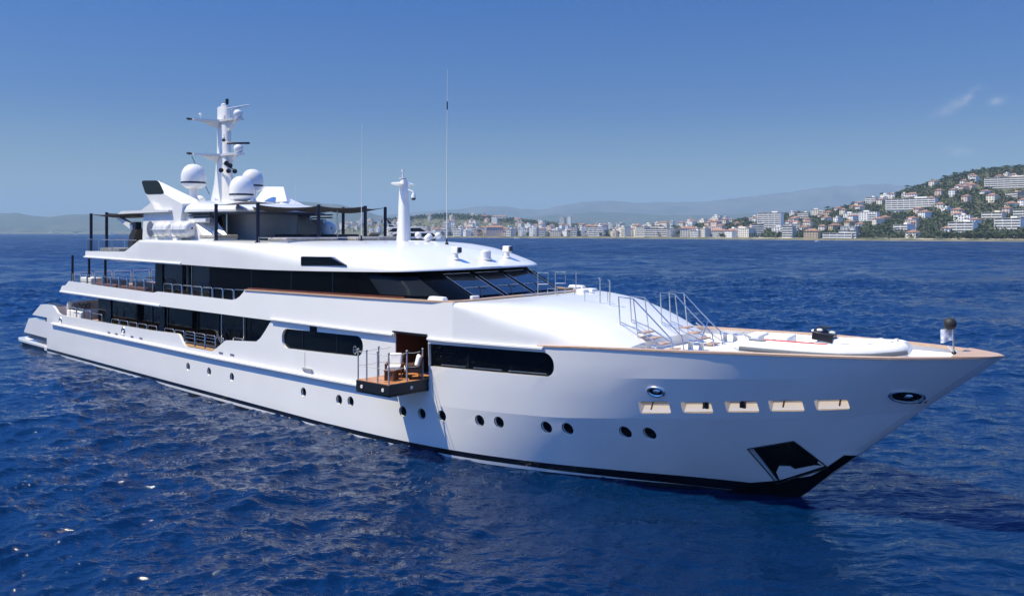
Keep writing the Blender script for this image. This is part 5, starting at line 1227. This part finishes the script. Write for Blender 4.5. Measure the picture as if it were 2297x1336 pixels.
zone_t = {'hill': 'on the right hillside', 'front': 'on the town waterfront', 'town': 'in the town behind the waterfront', 'far': 'far off across the bay'}
zone_g = {'hill': 'houses on the right hillside', 'front': 'buildings along the waterfront', 'town': 'buildings of the town', 'far': 'far buildings across the bay'}
bk = {}
for o, px, a in BLD:
    if 'fixed' in a: continue
    sz = 'narrow' if a['wd'] <= 14 else 'wide' if a['wd'] >= 26 else 'mid-size'
    txt = f"{sz} {a['wall']} {ORD[a['fl'] - 1].replace('second', 'two').replace('third', 'three').replace('fourth', 'four').replace('fifth', 'five').replace('sixth', 'six').replace('seventh', 'seven')}-storey {'tiled' if a['rf'] == 'tile' else 'balconied' if a['st'] == 'slab' else 'flat-roofed'} {'villa' if a['nm'] == 'villa' else 'block'} {zone_t[a['zone']]}"
    bk.setdefault(txt, []).append((px, o, a))
for txt, l in bk.items():
    l.sort(key=lambda q: q[0])
    for i, (px, o, a) in enumerate(l):
        tag(o, txt if len(l) == 1 else f"{txt}, {ORD[min(i, 14)]} of them from left", 'villa' if a['nm'] == 'villa' else 'apartment block', zone_g[a['zone']])

# ---------------------------------------------------------------- trees
def leafmat(name, a, b): return noisy(mat(name, a, .8), a, b, .35, 5)
M['leaf'] = leafmat('leaf_green', (.030, .050, .018), (.075, .095, .035)); M['leaf2'] = leafmat('pine_green', (.022, .042, .018), (.050, .070, .028)); M['leaf3'] = leafmat('olive_green', (.055, .07, .03), (.11, .12, .055))
M['bark'] = noisy(mat('bark', (.09, .065, .045), .9), (.06, .045, .03), (.13, .095, .07), 3)
def clump(mb, c, r_, sq=.75, n=26, mi=0):
    for _ in range(n):
        a = random.uniform(0, 2 * math.pi); zz = random.uniform(-.7, 1); q = math.sqrt(max(0, 1 - min(1, zz * zz))); k = random.uniform(.55, 1.0)
        p = Vector((c[0] + r_ * k * q * math.cos(a), c[1] + r_ * k * q * math.sin(a), c[2] + r_ * sq * k * zz)); s = r_ * random.uniform(.28, .5)
        d1 = Vector((random.gauss(0, 1), random.gauss(0, 1), random.gauss(0, .6))).normalized() * s; d2 = Vector((random.gauss(0, 1), random.gauss(0, 1), random.gauss(0, .6))).normalized() * s
        mb.add([p - d1, p - d2, p + d1, p + d2 * .8], [(0, 1, 2, 3)], mi)
def tree_proto(kind, h):
    mb = MB(); tr_ = MB()
    if kind == 'umbrella_pine':
        tr_.tube([(0, 0, -1.5), (.15, 0, h * .35), (-.1, .1, h * .7)], [.35, .28, .18], 6)
        for k in range(4): a = k * 1.6; tr_.tube([(-.05, .05, h * .55), (math.cos(a) * h * .22, math.sin(a) * h * .22, h * .78)], [.14, .07], 5)
        for k in range(9): a = k * 2.4; rr0 = h * .10 * math.sqrt(k); clump(mb, (rr0 * math.cos(a), rr0 * math.sin(a), h * (.86 - .012 * k)), h * .16, .45, 20)
        lf = 'leaf2'
    elif kind == 'cypress':
        tr_.tube([(0, 0, -1.5), (0, 0, h * .3)], [.2, .15], 6)
        for k in range(7): u = k / 6; clump(mb, (0, 0, h * (.14 + .78 * u)), h * .10 * (1.15 - u * .85), 1.4, 16)
        lf = 'leaf2'
    else:
        tr_.tube([(0, 0, -1.5), (.1, 0, h * .3), (0, .1, h * .5)], [.3, .24, .15], 6)
        for k in range(4): a = k * 1.57 + .4; tr_.tube([(0, 0, h * .35), (math.cos(a) * h * .2, math.sin(a) * h * .2, h * .6)], [.12, .06], 5)
        for k in range(10): a = k * 2.4; rr0 = h * .10 * math.sqrt(k); clump(mb, (rr0 * math.cos(a), rr0 * math.sin(a), h * (.45 + .38 * random.random())), h * .19, .85, 18)
        lf = random.choice(('leaf', 'leaf3'))
    return tr_.mesh('trunk', M['bark'], 40, False), mb.mesh('crown', M[lf], 180, False)
TP = {k: [tree_proto(k, h) for h in hs_] for k, hs_ in (('umbrella_pine', (11, 9)), ('cypress', (12, 10)), ('broadleaf_tree', (9, 8, 7)))}
TREES = []
def tree(kind, px, w, where, grp):
    d = coast(px) + w; x, y = ray(px, d); tm, cm = random.choice(TP[kind]); r_ = empty(kind, None, (x, y, land_z(px, d)), random.uniform(0, 6)); s = random.uniform(.8, 1.2); r_.scale = (s, s, s)
    for nm, m_ in (('trunk', tm), ('crown', cm)):
        o = bpy.data.objects.new(nm, m_); COL.objects.link(o); o.parent = r_
    TREES.append((r_, kind, px, where, grp)); return r_
for k in range(26):                                    # skyline of the right hill
    px = 1790 + k * 20.5 + random.uniform(-6, 6); tree(random.choice(('umbrella_pine', 'broadleaf_tree', 'broadleaf_tree', 'umbrella_pine')), px, hill_crest(px)[1] - coast(px) - random.uniform(0, 25), 'on the right hill crest', 'trees along the crest of the right hill')
for k in range(20): tree('broadleaf_tree', 2105 + k * 10.5 + random.uniform(-2, 2), 12 + random.uniform(-2, 3), 'in the right shore row', 'row of trees along the right shore')
for k in range(40): tree(random.choice(('broadleaf_tree', 'broadleaf_tree', 'umbrella_pine', 'cypress')), random.uniform(1600, 2310), random.uniform(25, 380), 'among the right hillside houses', 'trees among the hillside houses')
for k in range(26): tree(random.choice(('broadleaf_tree', 'umbrella_pine')), random.uniform(900, 1660), random.uniform(13, 24), 'on the town waterfront', 'trees along the town waterfront')
bk = {}
kt = {'umbrella_pine': 'dark flat-topped umbrella pine', 'cypress': 'slim dark pointed cypress', 'broadleaf_tree': 'round green broadleaf tree'}
for q in TREES: bk.setdefault((q[1], q[3]), []).append(q)
for (kd, wh_), l in bk.items():
    l.sort(key=lambda q: q[2])
    for i, q in enumerate(l): tag(q[0], f"{kt[kd]} {wh_}" + (f", number {i + 1} from left" if len(l) > 1 else ''), 'tree', q[4])
wmb = MB()
def wood_fill(n, x0, x1, w0, w1, big_):
    for _ in range(n):
        px = random.uniform(x0, x1); hyd = hill_crest(px)[1] - coast(px); w = w0 + (w1 - w0) * random.random()
        d = coast(px) + w; x, y = ray(px, d)
        if any((x - a) ** 2 + (y + 3 - b) ** 2 < (c * .8 + 2.5) ** 2 for a, b, c in PLACED): continue
        if any(abs(x - a) < c * .9 and 0 < b - y < 14 for a, b, c in PLACED) and random.random() < .75: continue
        r_ = random.uniform(2.0, 4.0) * big_; z = land_z(px, d); mi = random.choice((0, 0, 1, 2))
        clump(wmb, (x, y, z + r_ * .75), r_, .95, 13, mi)
wood_fill(8500, 1560, 2330, 12, 500, 1.0)
wood_fill(700, 880, 1640, 14, 250, .9)
wood_fill(1800, 760, 1400, 900, 1500, 2.0)
wood_fill(900, 640, 1640, 150, 950, 1.2)
tag(wmb.build('woodland', [M['leaf'], M['leaf2'], M['leaf3']], None, 180, fix=False), 'dense green scrub and woodland covering the hillsides between the houses', None, None, 'stuff')

# ---------------------------------------------------------------- other boats
def at(px, d, z=0): x, y = ray(px, d); return (x, y, z)
b2 = empty('motor_yacht', None, at(922, 560, WATER), R(6)); tag(b2, 'second motor yacht, white over dark grey, anchored beyond the wheelhouse roof', 'yacht')
def box_loft(st, m, nm, par): return MB().loft([[(x, -w, z0), (x, w, z0), (x, w * .95, z1), (x, -w * .95, z1)] for x, w, z0, z1 in st], True, True).build(nm, m, par, 30)
box_loft([(-27, .3, 4.2, 7.2), (-22, 2.6, 1, 6.9), (-14, 4.4, -.5, 6.6), (0, 4.8, -.5, 6.2), (22, 4.6, -.5, 5.8), (26, 4.3, .5, 4.0)], M['white'], 'hull', b2)
MB().box((2, -4.72, 4.2), (30, .3, 1.3)).build('hull_window', M['glass'], b2)
box_loft([(-13, 2.5, 6.3, 6.8), (-9, 4.1, 6.3, 9.0), (14, 4.2, 6.3, 9.2), (18, 4.0, 6.3, 6.8)], M['glass'], 'main_deckhouse', b2)
box_loft([(-17, 2.0, 7.4, 7.6), (-10, 4.4, 8.8, 9.6), (17, 4.5, 8.8, 9.8), (20, 4.2, 9.0, 9.6)], M['white'], 'boat_deck', b2)
box_loft([(-16, 2.5, 9.7, 9.9), (-12, 3.4, 9.7, 12.2), (6, 3.5, 9.7, 12.6), (10, 3.4, 9.7, 10.2)], M['glass'], 'bridge', b2)
box_loft([(-20, 1.5, 12.4, 12.5), (-16, 3.6, 12.2, 12.9), (8, 3.6, 12.5, 13.3), (11, 3.2, 12.7, 13.0)], M['white'], 'bridge_roof', b2)
MB().loft([[(x - w, -.3, z), (x + w, -.3, z), (x + w, .3, z), (x - w, .3, z)] for x, w, z in ((-13.5, 1.8, 13), (-15, 1.0, 16), (-17.0, .4, 19), (-17.6, .15, 21.5))], True, True).build('mast', M['darksteel'], b2)
MB().box((-13, 0, 14.6), (8, 1.6, .5), Matrix.Rotation(R(8), 3, 'Y')).build('hardtop', M['white'], b2)
for x in (-17.5, -9.0): MB().ball((x, 0, 15.6), 1.25, 10, (1, 1, 1.1)).build('radome', M['white'], b2)
def small_boat(px, d, label, ln, rz=0.0):
    r_ = empty('motor_boat', None, at(px, d, WATER), rz); tag(r_, label, 'boat', 'small boats along the coast')
    box_loft([(-ln / 2, ln * .12, -.4, ln * .1), (0, ln * .14, -.4, ln * .11), (ln * .3, ln * .1, -.3, ln * .12), (ln / 2, .1, .4, ln * .135)], M['white'], 'hull', r_)
    box_loft([(-ln * .3, ln * .1, ln * .1, ln * .2), (ln * .02, ln * .1, ln * .1, ln * .22), (ln * .2, ln * .06, ln * .1, ln * .12)], M['white'], 'cabin', r_)
    MB().box((-.05 * ln, 0, ln * .165), (ln * .3, ln * .206, ln * .05)).build('cabin_window', M['glass'], r_)
    MB().tube([(-ln * .1, 0, ln * .2), (-ln * .1, 0, ln * .42)], ln * .006, 5).build('mast', M['steel'], r_)
small_boat(253, 3000, 'white motor boat under the far hills seen between the stern awning posts', 34, R(10))
small_boat(172, 3300, 'small white boat left of the stern awning posts, below the hills', 22)
small_boat(284, 3100, 'small white boat right of the stern awning posts, near the crane arm', 18, R(20))
small_boat(1835, 790, 'small white boat running along the beach below the tall white slab', 6, R(4))
small_boat(1160, 1180, 'small white boat off the beach, right of the tall whip antenna', 9, R(-8))

# ---------------------------------------------------------------- clouds
def cloud(px, py, d, w, h, label, seed):
    m = MB(); random.seed(seed)
    for k in range(26):
        u = random.uniform(-1, 1); x, y, _ = at(px, d); q = random.gauss(0, .35)
        m.ball((x + u * w, y + random.uniform(-w, w) * .5, zat(py, d) + u * h * .6 + q * h), w * random.uniform(.10, .24) * (1 - .6 * abs(u)), 7, (1.6, 1.3, .55))
    o = m.build('cloud', cloudm, None, 180, fix=False); return tag(o, label, None, None, 'stuff')
cloudm = bpy.data.materials.new('cloud_vapour'); cloudm.use_nodes = True; t = cloudm.node_tree; t.nodes.clear()
om = N(t, 'ShaderNodeOutputMaterial'); pv = N(t, 'ShaderNodeVolumePrincipled'); pv.inputs['Color'].default_value = (1, 1, 1, 1)
tcn = N(t, 'ShaderNodeNewGeometry'); nzc = N(t, 'ShaderNodeTexNoise'); nzc.inputs['Scale'].default_value = .012; nzc.inputs['Detail'].default_value = 5
t.links.new(tcn.outputs['Position'], nzc.inputs['Vector']); rc_ = ramp(t, [(.45, (0, 0, 0)), (.75, (.006, .006, .006))]); t.links.new(nzc.outputs['Fac'], rc_.inputs[0]); t.links.new(rc_.outputs[0], pv.inputs['Density'])
t.links.new(pv.outputs[0], om.inputs['Volume'])

# ---------------------------------------------------------------- sea haze
HAZE = 0.00010
hm = bpy.data.materials.new('haze_air'); hm.use_nodes = True; t = hm.node_tree; t.nodes.clear()
om = N(t, 'ShaderNodeOutputMaterial'); pv = N(t, 'ShaderNodeVolumePrincipled'); pv.inputs['Color'].default_value = (.46, .68, .87, 1); pv.inputs['Density'].default_value = HAZE; pv.inputs['Anisotropy'].default_value = .0
t.links.new(pv.outputs[0], om.inputs['Volume'])
hz = MB().box((0, 4500, 388), (30000, 29400, 796)).build('haze', hm); tag(hz, 'thin blue sea haze', None, None, 'stuff')
